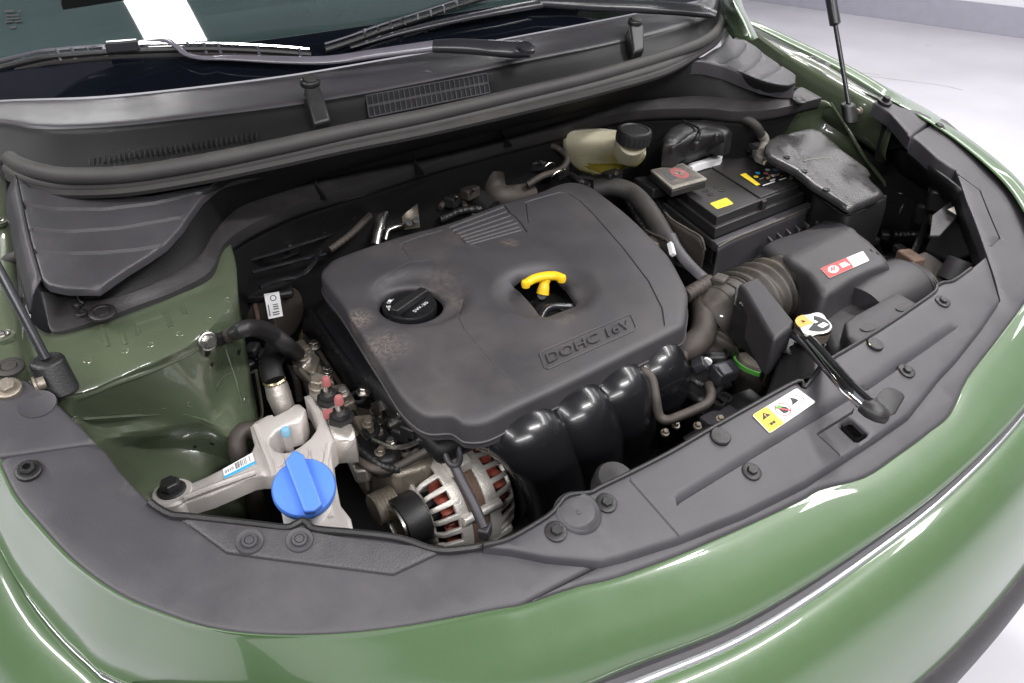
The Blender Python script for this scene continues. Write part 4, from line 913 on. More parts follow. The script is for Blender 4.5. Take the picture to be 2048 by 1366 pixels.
for i in range(4):
    p = V((-.186, .242+.004*i, .606+.003*i)); tube('bare_wire', [p, p+V((.004, -.004, .008+.003*i)), p+V((.016, -.002+.002*i, .010))], .0009, 'steel', al, seg=5)
tube('cable_loop', [V((-.205, .25, .585)), V((-.185, .24, .56)), V((-.185, .245, .52)), V((-.20, .26, .49))], .004, 'blackplastic', al, seg=8)
PC = H(783, 1058, .612)
lathe('drive_pulley', PC, AXX, [(.022, .0), (.0295, .001), (.0305, .003), (.0305, .034), (.028, .036), (.01, .037)], 'blackplastic', al, seg=40)
lathe('bearing_rim', PC-V((.002, 0, 0)), AXX, [(.0195, .001), (.020, -.001), (.0265, -.001), (.027, .002)], 'steel', al, seg=40, caps=False)
lathe('bearing_face', PC-V((.0015, 0, 0)), AXX, [(.0200, .001), (.012, .0), (0, .0)], 'foil', al, seg=30)
rp = lathe('ribbed_pulley', H(745, 1022, .62), AXX, [(.010, 0), (.018, .001)]+[(.0195-(.0012 if i % 2 else 0), .003+.0021*i) for i in range(12)]+[(.0195, .028), (.01, .03)], 'dirtymetal', None, seg=36)
tag(rp, 'small worn metal ribbed pulley just left of the alternator', 'pulley')
al.location.x -= .006; al.scale = (.86, 1, 1)
fk = thing('lifting_bracket', 'grey metal rod forked into a loop, running down across the alternator', 'bracket', H(900, 950, .70))
F1 = HH([(872, 835, .715), (880, 860, .712), (886, 895, .70), (898, 925, .69), (912, 932, .688), (920, 915, .69), (912, 885, .70), (898, 862, .71), (888, 845, .715)])
tube('loop', F1, .0045, 'panel', fk, seg=10, n=5, flat=(1.25, .8))
tube('rod', HH([(907, 928, .688), (925, 965, .675), (948, 1010, .66), (968, 1056, .645)]), .0055, 'panel', fk, seg=10, n=5)
box('rod_foot', H(970, 1062, .64), (.016, .012, .014), 'panel', fk, rz=.6)
# brown clutter near ground of pulley
# ================================================================ ENGINE MOUNT
mt = thing('engine_mount', 'cast aluminium engine mount bracket with a long arm bolted to the green inner wing', 'engine mount', H(600, 870, .72))
MZ = .728
S5 = lambda pts: Q(300, 700, 3.416, pts)
tmz = lambda x, y: .722+.10*(x+.50)
arm = S5([(95, 985), (120, 935), (180, 915), (240, 920), (380, 860), (500, 800), (590, 765), (640, 740), (690, 690), (712, 640), (690, 560), (680, 510), (720, 470), (790, 470), (830, 700), (850, 760), (830, 850), (760, 850), (700, 860), (560, 920), (420, 980), (240, 1035), (215, 1060), (150, 1070), (100, 1040)])
plate('arm', arm, tmz, 'castclean', mt, thick=.016, rnd=.004, spacing=.012)
bh = S5([(720, 470), (800, 440), (830, 425), (850, 445), (940, 400), (985, 365), (1020, 352), (1062, 395), (1050, 440), (1020, 480), (950, 500), (860, 545), (815, 600), (820, 640), (850, 680), (905, 695), (960, 690), (1020, 655), (1090, 600), (1130, 545), (1145, 500), (1130, 440), (1070, 330), (1050, 300), (1085, 290), (1130, 340), (1190, 430), (1240, 570), (1260, 610), (1230, 640), (1240, 730), (1260, 850), (1300, 1050), (1370, 1140), (1395, 1250), (1300, 1250), (910, 1180), (850, 870), (800, 760), (735, 620), (700, 520)])
plate('body', bh, lambda x, y: tmz(x, y)+.006, 'castclean', mt, thick=.03, rnd=.004, spacing=.010)
plate('head_plate', S5([(1085, 150), (1130, 130), (1200, 200), (1290, 330), (1400, 540), (1400, 600), (1260, 610), (1235, 570), (1190, 430), (1130, 340), (1085, 290)]), lambda x, y: tmz(x, y)+.004, 'alu', mt, thick=.03, rnd=.004, spacing=.012)
for a, b in S5([(765, 700), (770, 690)])[:0]: pass
for pts in ([(1020, 690), (1075, 675), (1080, 725), (1050, 760), (1015, 740)], [(1105, 680), (1170, 672), (1185, 740), (1150, 770), (1110, 740)], [(845, 735), (900, 720), (920, 760), (880, 800)], [(940, 730), (1000, 712), (1010, 760), (960, 780)]):
    prism('cast_pocket', [HF(a, b, lambda x, y: tmz(x, y)+.0066) for a, b in S5(pts)], (0, 0, .0008), 'castclean', mt, bevel=.0006, sm=3)
for pts in (S5([(722, 520), (760, 620), (800, 720), (832, 800), (850, 870)]), S5([(1225, 640), (1200, 820), (1215, 1000), (1240, 1150)]), S5([(235, 1010), (420, 940), (560, 890), (720, 835)])):
    tube('cast_rib', [HF(a, b, lambda x, y: tmz(x, y)+.005) for a, b in pts], .0032, 'castclean', mt, seg=8, n=4)
lathe('arm_eye', HF(345, 986, tmz)+V((0, 0, -.01)), (0, 0, 1), [(.0205, 0), (.0205, .010), (.0185, .0125), (0, .0125)], 'castclean', mt, seg=30)
bolt('arm_bolt', HF(345, 984, tmz)+V((0, 0, .002)), (0, 0, 1), .0105, 'blackplastic', mt, washer=1.35, h=.9)
bolt('plate_bolt', HF(640, 780, tmz)+V((0, 0, .006)), (0, -.1, 1), .0105, 'dirtymetal', mt, washer=1.15, h=.8)
for a, b in [(659, 800), (684, 838)]:
    p = HF(a, b+6, tmz)+V((0, 0, .003)); lathe('stud_nut', p, (0, -.1, 1), [(.015, 0), (.015, .004), (.0105, .005), (.010, .013), (0, .013)], 'blackplastic', mt, seg=6)
    lathe('stud', p, (0, -.05, 1), [(.0048, .01), (.0048, .025), (.0045, .026)], 'steel', mt, seg=14, caps=False); lathe('painted_tip', p, (0, -.05, 1), [(.0050, .023), (.0050, .030), (.0036, .033), (0, .0332)], 'redmark', mt, seg=14)
disc = HF(660, 834, tmz); lathe('red_paint_spot', disc+V((0, 0, .0045)), (0, 0, 1), [(.010, 0), (0, .0003)], 'redmark', mt, seg=12)
p = H(579, 895, .70)
tube('mount_stud', [p+V((0, 0, -.02)), p+V((-.001, -.002, .022))], .0046, 'castclean', mt, seg=14, smooth_path=False)
lathe('stud_tip', p+V((-.001, -.002, .020)), (0, -.05, 1), [(.0050, 0), (.0050, .008), (.0038, .0095), (0, .0097)], 'bluetip', mt, seg=14)
lathe('rubber_core', H(585, 880, .685), (0, 0, 1), [(.034, -.02), (.034, .0), (.02, .006), (0, .006)], 'duct', mt, seg=24)
stq = [HF(a, b, lambda x, y: tmz(x, y)+.0005) for a, b in S5([(510, 885), (722, 782), (700, 705), (498, 818)])]
mst = patch('sticker', stq, 0, 0, 1, 1, 'white', mt, lift=.0006); patch('sticker_band', stq, 0, 0, 1, .24, 'skyblue', mst, lift=.0010)
decal_text('sticker_digits', '0310', stq, .05, .45, .33, .72, 'ink', mst, lift=.0012)
for i, (u, wd_) in enumerate([(.40, .02), (.44, .012), (.48, .02), (.52, .01), (.57, .02), (.63, .012), (.69, .012), (.74, .012), (.86, .015)]): patch('barcode_bar', stq, u, .35, u+wd_, .88, 'ink', mst, lift=.0011)
# ================================================================ BLUE WASHER CAP
wc = H(608, 975, .772); WAX = V((-.10, -.42, .90)).normalized()
wr = thing('washer_reservoir', 'white washer fluid filler with a bright blue cap beside the engine mount', 'washer tank', wc+V((0, 0, -.1)))
tube('neck', [wc-WAX*.004, wc-WAX*.03, wc-WAX*.06+V((.0, .0, -.02)), wc-WAX*.07+V((.0, .0, -.09))], [.023, .022, .024, .026], 'white', wr, seg=24)
prism('tank_flange', [H(a, b, .70) for a, b in S5([(900, 1090), (920, 1300), (1395, 1300), (1390, 1215), (1355, 1135), (1290, 1150), (1200, 1120)])], (0, 0, -.02), 'dirtywhite', wr, bevel=.003)
bc_ = lathe('washer_cap', wc, WAX, [(.026, -.010), (.0275, -.009), (.0283, -.004), (.0283, .0), (.027, .0022), (.0, .0045)], 'blue', wr, seg=48, label='bright blue round cap with a raised grip bar')
ga = (HF(640, 1035, .785)-HF(587, 920, .785)); ga = (ga-WAX*ga.dot(WAX)).normalized(); gb = WAX.cross(ga)
prism('grip_bar', [wc+WAX*.002+ga*a+gb*b for a, b in ((-.026, -.0085), (-.034, .003), (-.026, .0095), (.026, .0088), (.029, .0), (.026, -.0085))], WAX*.0095, 'blue', bc_, bevel=.0022, bseg=3)
# ================================================================ EARTH CABLE, PIPES ON THE LEFT
eb = thing('earth_cable', 'black taped earth cable bolted with a bright bolt to the green inner wing', 'cable', H(411, 680, .81))
p, nn = onw(410, 681, 0); nn = ((CO-p).normalized()+nn).normalized()
bolt('terminal_bolt', p+nn*.006, nn, .0068, 'steel', eb, washer=1.5, h=1.0)
tube('ring_terminal', [p+nn*.004, onw(424, 678)[0]+nn*.005], .005, 'steel', eb, seg=8, smooth_path=False, flat=(1, .5))
cbl = [onw(424, 678)[0]+nn*.002, onw(448, 671)[0]+nn*.006]+HH([(480, 658, .838), (510, 656, .82), (540, 668, .795), (568, 690, .775), (590, 706, .74)])
tube('cable', [q_+nn*.004 for q_ in cbl], [.0065, .0072, .009, .0098, .0105, .011, .010], 'blackplastic', eb, seg=12, n=8)
for i in range(7):
    a = cbl[1].lerp(cbl[2], i/7)+nn*.004; t = (cbl[2]-cbl[1]).normalized(); lathe('tape_wrap', a, t, [(.0078, 0), (.0086, .001), (.0080, .004)], 'hose', eb, seg=12, caps=False)
tube('cable_lug', HH([(592, 700, .735), (606, 712, .715), (618, 722, .706)]), .008, 'alu', eb, seg=10, flat=(1.1, .6))
sp_ = thing('silver_ac_pipe', 'thick silver air conditioning pipe standing up behind the engine mount', 'pipe', H(560, 800, .72))
tube('metal_pipe', HH([(572, 830, .705), (566, 812, .718), (558, 790, .73), (552, 768, .742)]), [.0118, .0128, .0138, .0128], 'alu', sp_, seg=20)
lathe('crimp_ring', H(549, 762, .748), (HH([(549, 762, .748)])[0]-HH([(560, 795, .727)])[0]), [(.0118, -.002), (.0132, 0), (.0118, .002)], 'foil', sp_, seg=20, caps=False)
tube('rubber_hose', HH([(549, 762, .746), (543, 745, .752), (542, 725, .75), (560, 700, .73), (600, 720, .66)]), .013, 'blackdeep', sp_, seg=16)
hs1 = tube('heater_hose', HH([(552, 870, .69), (500, 860, .70), (478, 872, .70), (476, 900, .69), (492, 940, .66), (508, 985, .62), (520, 1050, .57), (526, 1110, .52)]), .0105, 'hose', None, seg=16, n=8)
tag(hs1, 'thick dusty brown hose dropping behind the engine mount arm', 'hose')
hs2 = tube('overflow_pipe', HH([(-30, 535, .88), (0, 530, .885), (25, 517, .893), (50, 508, .896), (70, 510, .892)]), .0065, 'rubber', None, seg=12, n=8)
tag(hs2, 'thin grey rubber washer tube at the left edge under the ribbed trim', 'tube')
# pump module with a barcode label, far left of the engine
pm = thing('brake_pump', 'dark metal pump module with a white printed label behind the left of the engine', 'pump', H(540, 615, .66))
pc = H(548, 625, .70)
tube('motor_can', [H(575, 628, .70)+V((.004, 0, 0)), H(500, 612, .70)], .036, 'hose', pm, seg=32, smooth_path=False, bevel=.003, flat=(1, 1))
box('module_block', H(505, 590, .70), (.05, .05, .09), 'blackplastic', pm, rz=-.35, bevel=.005)
box('module_top', H(535, 585, .735), (.07, .035, .012), 'blackplastic', pm, rz=-.4, bevel=.004)
pq = [H(a, b, z) for a, b, z in [(537, 640, .715), (566, 634, .715), (558, 585, .742), (528, 590, .742)]]; pn = (pq[1]-pq[0]).cross(pq[3]-pq[0]).normalized(); pn = pn if pn.dot(CO-pq[0]) > 0 else -pn
pq = [p+pn*.006 for p in pq]
plb = patch('label', pq, 0, 0, 1, 1, 'white', pm, lift=.0004, up=pn); disc_patch('label_stamp', pq, .55, .78, .22, .12, 'greyink', plb, lift=.001, inner=.7, up=pn)
for i, (u, v, a, b) in enumerate([(.45, .32, .8, .36), (.45, .41, .8, .45), (.35, .1, .8, .14), (.35, .19, .8, .23), (.45, .5, .8, .53), (.12, .1, .18, .55)]): patch('label_print', pq, u, v, a, b, 'ink', plb, lift=.001, up=pn)
tube('pump_bracket', HH([(492, 560, .75), (508, 600, .73), (518, 650, .70), (522, 670, .68)]), .003, 'stator', pm, seg=6)
bx = tube('brake_line', HH([(520, 575, .80), (560, 560, .80), (600, 552, .80), (625, 530, .80), (640, 500, .79)]), .003, 'glossblack', None, seg=8)
tag(bx, 'thin gloss black brake line looping over the pump module', 'pipe')
for i, pts in enumerate([[(505, 545, .80), (560, 530, .80), (600, 520, .80), (650, 508, .79)], [(500, 520, .80), (555, 505, .80), (600, 490, .80), (660, 470, .79)]]):
    tag(tube('brake_line', HH(pts), .0028, 'glossblack', None, seg=8), ['upper thin black brake line in the dark gap left of the engine cover', 'highest thin black brake line, nearest the bulkhead trim'][i], 'pipe')
# steel pipe and bracket behind the cover
cpz = thing('steel_pipe', 'bent steel pipe rising behind the back left of the engine cover', 'pipe', H(760, 450, .80))
tube('pipe', HH([(752, 490, .76), (757, 462, .775), (765, 430, .79), (782, 415, .795), (800, 412, .79)]), .0078, 'steel', cpz, seg=14, n=8)
tube('second_pipe', HH([(770, 480, .755), (776, 462, .765), (790, 455, .768), (806, 452, .766)]), .005, 'steel', cpz, seg=12, n=8)
sheet('bracket', [[H(798, 405, .80), H(808, 460, .76)], [H(833, 398, .80), H(840, 455, .76)]], 'dirtymetal', cpz, nu=2, nv=2, thick=.003)
for a, b in ((815, 447), (830, 442)): p = H(a, b, .771); lathe('bracket_hole', p+V((0, -.004, .003)), (0, -.7, .7), [(.0055, 0), (0, .0002)], 'ink', cpz, seg=14)
# dark engine rear clutter seen over the cover
random.seed(5)
rr = thing('rear_engine_hoses', 'cluster of dark hoses with wire clamps in the shadow behind the engine cover', 'hoses', H(1030, 370, .78))
tube('big_hose', HH([(985, 350, .80), (990, 380, .78), (1010, 395, .77), (1060, 390, .76)]), .020, 'hose', rr, seg=16)
tube('big_hose', HH([(920, 380, .78), (960, 400, .77), (985, 420, .76)]), .017, 'blackplastic', rr, seg=16)
tube('thin_hose', HH([(1055, 370, .79), (1085, 352, .80), (1120, 340, .80), (1135, 318, .81), (1120, 300, .82), (1100, 290, .83)]), .0055, 'hose', rr, seg=10, n=8)
box('black_connector', H(1070, 310, .80), (.05, .035, .03), 'blackplastic', rr, rz=.3, bevel=.006)
lathe('cam_sensor', H(1060, 335, .79), (.3, -.6, .6), [(.013, -.02), (.013, .01), (.009, .014), (0, .014)], 'blackplastic', rr, seg=20)
for a, b, z, r_ in [(1000, 345, .80, .016), (1098, 335, .80, .011), (1115, 352, .80, .012), (985, 348, .80, .008), (1070, 336, .79, .010)]:
    c_ = H(a, b, z); tube('wire_clamp', [c_+V((r_*cos(t), -.3*r_*sin(t), r_*.8*sin(t))) for t in [i*pi/6-.4 for i in range(9)]], .0011, 'steel', rr, seg=6, n=3)
for i in range(9):
    a = 880+i*28+random.uniform(-8, 8); b = 425-i*11+random.uniform(-14, 8); box('dark_fitting', H(a, b, .72), (random.uniform(.02, .05), .03, .05), random.choice(['blackdeep', 'blackplastic', 'blackdeep']), rr, rz=random.uniform(-1, 1), bevel=.006)
lathe('solenoid', H(955, 420, .755), (.2, -.5, .8), [(.018, -.03), (.018, .0), (.014, .004), (0, .004)], 'blackplastic', rr, seg=20); 
# ================================================================ BRAKE FLUID RESERVOIR
br = thing('brake_fluid_reservoir', 'translucent cream brake fluid reservoir with yellow fluid under the bulkhead trim', 'reservoir', H(1200, 310, .82))
TK = [HH([(1128, 268, .845), (1127, 290, .825), (1130, 312, .80), (1150, 335, .775), (1185, 347, .762)]),
      HH([(1165, 264, .85), (1160, 285, .835), (1165, 310, .81), (1180, 332, .785), (1205, 348, .768)]),
      HH([(1222, 262, .852), (1212, 282, .843), (1215, 305, .82), (1230, 325, .79), (1240, 340, .775)]),
      HH([(1262, 280, .846), (1262, 292, .842), (1264, 308, .825), (1262, 322, .80), (1258, 332, .785)]),
      HH([(1290, 292, .843), (1291, 302, .836), (1290, 314, .822), (1280, 326, .80), (1270, 332, .785)])]
sheet('tank', TK, 'tank', br, nu=5, nv=4, thick=.004)
sheet('tank_top', [HH([(1128, 268, .845), (1165, 264, .85), (1222, 262, .852), (1262, 280, .846), (1290, 292, .843)]), HH([(1140, 262, .848), (1180, 258, .852), (1235, 262, .853), (1270, 276, .848), (1292, 285, .845)])], 'tank', br, nu=4, nv=2, thick=.003)
tube('filler_neck', [H(1258, 300, .83), H(1266, 282, .858)], [.026, .023], 'tank', br, seg=26, smooth_path=False)
fl_ = [[p.lerp(CO, -.012) for p in r_[2:]] for r_ in TK[0:4]]
fb = [[p.lerp(CO, .002)+V((0, 0, 0)) for p in r_[2:]] for r_ in TK[0:4]]
sheet('fluid', fb, 'fluid', br, nu=4, nv=4, thick=.001)
lathe('lower_nozzle', H(1212, 366, .765), (0, -.2, .9), [(.010, -.02), (.012, 0), (.008, .008), (0, .010)], 'dirtywhite', br, seg=18)
cc = H(1268, 270, .868); CAX = V((.02, -.12, 1)).normalized()
vs_ = []; NK = 40
prof = [(.0255, -.012), (.0270, -.011), (.0275, .006), (.026, .0095), (.022, .0105), (.0205, .009), (0, .009)]
rcz = lathe('screw_cap', cc, CAX, prof, 'blackplastic', br, seg=44, label='round black ribbed screw cap')
for i in range(22):
    a = 2*pi*i/22; e1 = V((1, 0, 0)); e2 = CAX.cross(e1); p = cc+(e1*cos(a)+e2*sin(a))*.0272
    tube('grip_rib', [p+CAX*-.009, p+CAX*.004], .0011, 'blackplastic', rcz, seg=5, smooth_path=False)
# ================================================================ RELAY BOX / CONTROL UNIT
rb_ = thing('relay_box', 'black relay box with a domed two part lid between the brake reservoir and battery', 'relay box', H(1390, 280, .82))
zl = .845
lid = Q(1100, 200, 4.096, [(1030, 350), (1130, 275), (1240, 220), (1400, 255), (1440, 262), (1500, 235), (1370, 160), (1180, 165), (1090, 168), (980, 215), (920, 290), (930, 340)])
plate('lid', lid, lambda x, y: .835+.12*(y-.55), 'blackplastic', rb_, thick=.035, rnd=.008, spacing=.01)
R1 = [H(a, b, z) for a, b, z in [(1338, 305, .815), (1352, 328, .785)]]
sheet('box_side', [[H(1322, 282, .83), H(1352, 290, .828), H(1392, 262, .835), H(1446, 265, .832)], [H(1326, 300, .81), H(1355, 305, .808), H(1400, 290, .812), H(1448, 282, .815)], [H(1330, 318, .79), H(1356, 328, .78), H(1405, 312, .78), H(1448, 300, .785)]], 'blackplastic', rb_, nu=3, nv=2, thick=.006)
for s in ([(1092, 170), (1170, 205), (1225, 245), (1222, 330)],): tube('lid_groove', [HF(a, b, lambda x, y: .838+.12*(y-.55)) for a, b in Q(1100, 200, 4.096, s)], .0022, 'ink', rb_, seg=6)
for a, b in ((1345, 300), (1392, 292), (1432, 276), (1438, 240)): box('lid_clip', H(a, b, .83), (.012, .008, .014), 'blackplastic', rb_, rz=.3, bevel=.002)
pls = Q(1100, 200, 4.096, [(1120, 520), (1260, 480), (1400, 420), (1418, 412), (1415, 455), (1400, 475), (1280, 505), (1170, 540)])
wp = plate('white_strip', pls, .775, 'white', rb_, thick=.01, rnd=.003, spacing=.02)
# ================================================================ BATTERY
bt = thing('car_battery', 'black car battery with yellow stickers and red plus terminal cover', 'battery', H(1470, 420, .66))
BZ = .76
C00 = H(1434, 434, BZ); C10 = H(1604, 369, BZ); C01 = H(1305, 340, BZ)
bx_ = (C10-C00); by_ = (C01-C00)
def bpt(u, v, z=BZ): p = C00+bx_*u+by_*v; return V((p.x, p.y, z))
def bslab(name, u0, v0, u1, v1, z0, z1, m, par=bt, bev=.0016): return prism(name, [bpt(u0, v0, z0), bpt(u1, v0, z0), bpt(u1, v1, z0), bpt(u0, v1, z0)], (0, 0, z1-z0), m, par, bevel=bev, bseg=3)
bslab('lid_plateau', .0, .0, .96, .97, .745, BZ, 'battery')
bslab('lid_step', -.03, -.035, 1.02, 1.0, .728, .7455, 'battery')
bslab('lid_raised_half', .50, .02, .955, .965, .7601, .7628, 'battery')
bslab('case', -.01, -.02, 1.0, .99, .56, .7275, 'battery')
bslab('rim_bar', -.06, -.11, 1.08, -.04, .712, .728, 'panel', bt, .002)
bslab('rim_bar_side', -.06, -.04, -.035, .9, .712, .727, 'battery', bt, .002)
bslab('lid_notch', .49, -.036, .54, .0, .7456, .7605, 'battery', bt, .001)
for (u, v) in ((.12, .22), (.12, .30), (.12, .38), (.30, .22), (.30, .30)):
    lathe('vent_mark', bpt(.10+u*.7, .10+v, BZ+.0002), (0, 0, 1), [(.006, 0), (.006, .0008), (.0048, .0008), (.0046, .0001), (0, .0001)], 'battery', bt, seg=16)
# yellow square sticker
ZB = BZ+.0006
yq = [H(a, b, ZB) for a, b in Q(1100, 200, 4.096, [(1370, 895), (1505, 850), (1445, 800), (1308, 848)])]
patch('yellow_sticker', yq, 0, 0, 1, 1, 'sticker_yellow', bt, lift=0, round_=.1)
patch('faint_sticker_print', yq, .3, .35, .7, .6, 'yellow', bt, lift=.0005)
ZC = .7633
pq_ = [H(a, b, ZC) for a, b in Q(1100, 200, 4.096, [(1735, 715), (2030, 615), (1870, 510), (1560, 615)])]
sfl = patch('safety_label', pq_, 0, 0, 1, 1, 'ink', bt, lift=.0001)
patch('yellow_edge', pq_, .0, .02, .13, .98, 'yellow', sfl, lift=.0005) if False else None
yq2 = [H(a, b, ZC) for a, b in Q(1100, 200, 4.096, [(1690, 705), (1722, 695), (1600, 602), (1556, 616)])]
patch('yellow_edge', yq2, 0, 0, 1, 1, 'sticker_yellow', sfl, lift=.0007)
random.seed(3)
for i in range(6):
    u = .2+.13*i; disc_patch('warning_symbol', pq_, u, .62+.16*(i % 2), .05, .085, ['sticker_yellow', 'skyblue', 'redmark', 'white', 'skyblue', 'sticker_yellow'][i], sfl, lift=.0008, k=14)
for i in range(16):
    u = random.uniform(.15, .85); v = random.uniform(.05, .5); patch('label_text_line', pq_, u, v, u+random.uniform(.04, .13), v+.045, random.choice(['white', 'greyink', 'dirtywhite', 'white', 'orange']), sfl, lift=.0007)
patch('label_text_line', pq_, .05, .02, .38, .07, 'white', sfl, lift=.0007); patch('label_text_line', pq_, .5, .02, .72, .07, 'white', sfl, lift=.0007); patch('label_text_line', pq_, .78, .02, .97, .08, 'white', sfl, lift=.0007)
# plus terminal cover (grey dusty box with faded red mark)
tc = thing('battery_terminal_cover', 'grey dusty battery terminal cover with a faded red round mark', 'terminal cover', H(1360, 350, .785))
tqp = [H(a, b, .789) for a, b in Q(1100, 200, 4.096, [(1000, 722), (1290, 640), (1090, 512), (820, 568)])]
prism('cover_top', tqp, (0, 0, -.005), 'dirtywhite', tc, bevel=.003, bseg=3)
prism('cover_base', [p.lerp(sum(tqp, V())/4, .02)+V((0, 0, -.0052)) for p in tqp], (0, 0, -.012), 'battery', tc, bevel=.002)
patch('smoked_window', tqp, .07, .10, .93, .90, 'smoke', tc, lift=.0003, round_=.04)
disc_patch('red_mark', tqp, .55, .52, .20, .30, 'redmark', tc, lift=.0008, k=28)
patch('plus_sign', tqp, .42, .49, .68, .55, 'dirtywhite', tc, lift=.0011); patch('plus_sign', tqp, .53, .36, .57, .68, 'dirtywhite', tc, lift=.0011)
patch('black_smudge', tqp, .16, .30, .34, .72, 'greyink', tc, lift=.0007, round_=.06)
box('fuse_holder', H(1310, 372, .752), (.05, .06, .02), 'battery', tc, rz=-.2, bevel=.003)
# tray around battery
by = thing('battery_tray', 'dusty black plastic battery tray and heat shroud around the battery', 'battery tray', H(1420, 520, .6))
t0 = [HX(1330, 425, .232), HX(1345, 440, .232), HX(1375, 458, .232), HX(1402, 475, .232), HX(1410, 500, .232)]
t1 = [HX(1335, 460, .232), HX(1350, 480, .232), HX(1372, 505, .232), HX(1392, 530, .232), HX(1402, 560, .232)]
t2 = [HX(1345, 510, .232), HX(1360, 530, .232), HX(1380, 560, .232), HX(1400, 590, .232), HX(1410, 610, .232)]
sheet('side_wall', [t0, t1, t2], 'duct', by, nu=4, nv=4, thick=.003)
f0 = [HY(1436, 494, .365), HY(1470, 476, .365), HY(1505, 462, .365), HY(1560, 440, .365), HY(1645, 405, .365)]
f1 = [HY(1428, 540, .365), HY(1465, 520, .365), HY(1505, 500, .365), HY(1560, 475, .365), HY(1650, 440, .365)]
f2 = [HY(1412, 600, .365), HY(1460, 590, .365), HY(1520, 570, .365), HY(1580, 545, .365), HY(1660, 510, .365)]
sheet('front_wall', [f0, f1, f2], 'airbox', by, nu=4, nv=4, thick=.003)
tube('tray_rim', f0, .0022, 'duct', by, seg=6)
tube('tray_rim', t0, .0022, 'duct', by, seg=6)
tube('wall_seam', HH([(1503, 464, .688), (1490, 520, .65), (1478, 580, .60)]), .0014, 'duct', by, seg=6)
clip('tray_clip', H(1551, 456, .675)+V((0, -.003, 0)), (0, -.8, .6), .006, 'blackplastic', by)
box('tray_inner', (.36, .47, .62), (.30, .22, .12), 'blackdeep', by, rz=-.05)
# negative terminal
nt = thing('battery_negative_clamp', 'silver grey battery clamp with a black and grey cable curving up behind', 'battery clamp', H(1520, 315, .775))
prism('clamp', [H(a, b, .772) for a, b in Q(1100, 200, 4.096, [(1650, 450), (1690, 440), (1730, 460), (1750, 450), (1755, 490), (1790, 520), (1740, 540), (1680, 510)])], (0, 0, .010), 'alu', nt, bevel=.002)
lathe('post', H(1519, 316, .774), (0, 0, 1), [(.009, 0), (.008, .014), (0, .015)], 'alu', nt, seg=18)
bolt('clamp_bolt', H(1528, 326, .78), (.3, -.4, .8), .0045, 'steel', nt, washer=1.3, h=1.2)
tube('clamp_sensor', HH([(1500, 296, .78), (1508, 288, .79)]), .012, 'blackplastic', nt, seg=16, smooth_path=False)
tube('cable_end', HH([(1523, 305, .785), (1529, 290, .793), (1528, 276, .805), (1521, 268, .815)]), .0085, 'dirtywhite', nt, seg=14)
tube('cable', HH([(1522, 270, .815), (1514, 255, .83), (1500, 243, .84), (1480, 235, .845), (1450, 232, .845), (1420, 236, .84), (1400, 245, .83)]), .0082, 'rubber', nt, seg=14, n=8)
prism('terminal_recess', [H(a, b, .7634) for a, b in Q(1100, 200, 4.096, [(1540, 410), (1620, 380), (1730, 440), (1900, 540), (1800, 560), (1660, 500)])], (0, 0, .0012), 'blackdeep', nt, bevel=0)
# ================================================================ FUSE BOX
fx = thing('fuse_box', 'large fuse box with a scuffed dusty grey sloping lid beside the battery', 'fuse box', H(1660, 370, .78))
S6 = lambda pts: Q(1450, 200, 3.415, pts)
fz = lambda x, y: .775+.22*(y-.30)
LID = S6([(300, 265), (345, 235), (600, 180), (640, 190), (700, 235), (800, 330), (950, 440), (1000, 480), (985, 520), (1020, 560), (1098, 630), (1040, 660), (860, 735), (820, 720), (700, 640), (600, 580), (480, 480), (300, 385), (270, 345), (275, 300)])
def fzd(x, y): return 0
plate('lid', LID, fz, 'fuse', fx, thick=.003, rnd=.007, spacing=.010, dense=.008, grooves=[(S6([(440, 265), (490, 370), (580, 480), (700, 580), (850, 700)]), .007, .0012)])
for a, b in S6([(417, 390), (537, 486), (687, 612)]): lathe('lid_hole', HF(a, b, fz)+V((0, -.001, .0008)), (0, -.1, 1), [(.0058, -.002), (.0052, .0006), (.0042, -.0002), (0, -.0002)], 'ink', fx, seg=16)
tube('white_scratch', [HF(a, b, lambda x, y: fz(x, y)+.0004) for a, b in S6([(540, 415), (590, 405), (640, 400), (668, 392)])], .0007, 'dirtywhite', fx, seg=5)
tube('white_scratch', [HF(a, b, lambda x, y: fz(x, y)+.0004) for a, b in S6([(672, 398), (700, 398), (718, 400)])], .0006, 'dirtywhite', fx, seg=5)
u0 = [HF(a, b, lambda x, y: fz(x, y)-.018) for a, b in S6([(600, 600), (700, 660), (800, 745), (860, 760), (960, 715), (1098, 650)])]
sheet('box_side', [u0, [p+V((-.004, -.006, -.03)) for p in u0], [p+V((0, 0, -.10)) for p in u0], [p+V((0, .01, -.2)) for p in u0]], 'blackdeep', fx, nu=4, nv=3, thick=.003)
rim = [HF(a, b, lambda x, y: fz(x, y)-.022) for a, b in S6([(598, 590), (650, 660), (740, 735), (800, 775), (840, 785), (890, 770), (955, 745)])]
tube('lower_rim', rim, .0022, 'fuse', fx, seg=6)
for a, b in S6([(1030, 700), (900, 830), (950, 880)]): box('side_catch', H(a, b, .70), (.014, .012, .012), 'blackplastic', fx, rz=.4, bevel=.002)
yd = [H(a, b, z) for a, b, z in [(1700, 444, .722), (1709, 440, .722), (1713, 426, .738), (1704, 430, .738)]]; yn = (CO-yd[0]).normalized()
yd = [p+yn*.012 for p in yd]; disc_patch('yellow_dot', yd, .5, .5, .62, .62, 'sticker_yellow', fx, lift=.0, up=yn)
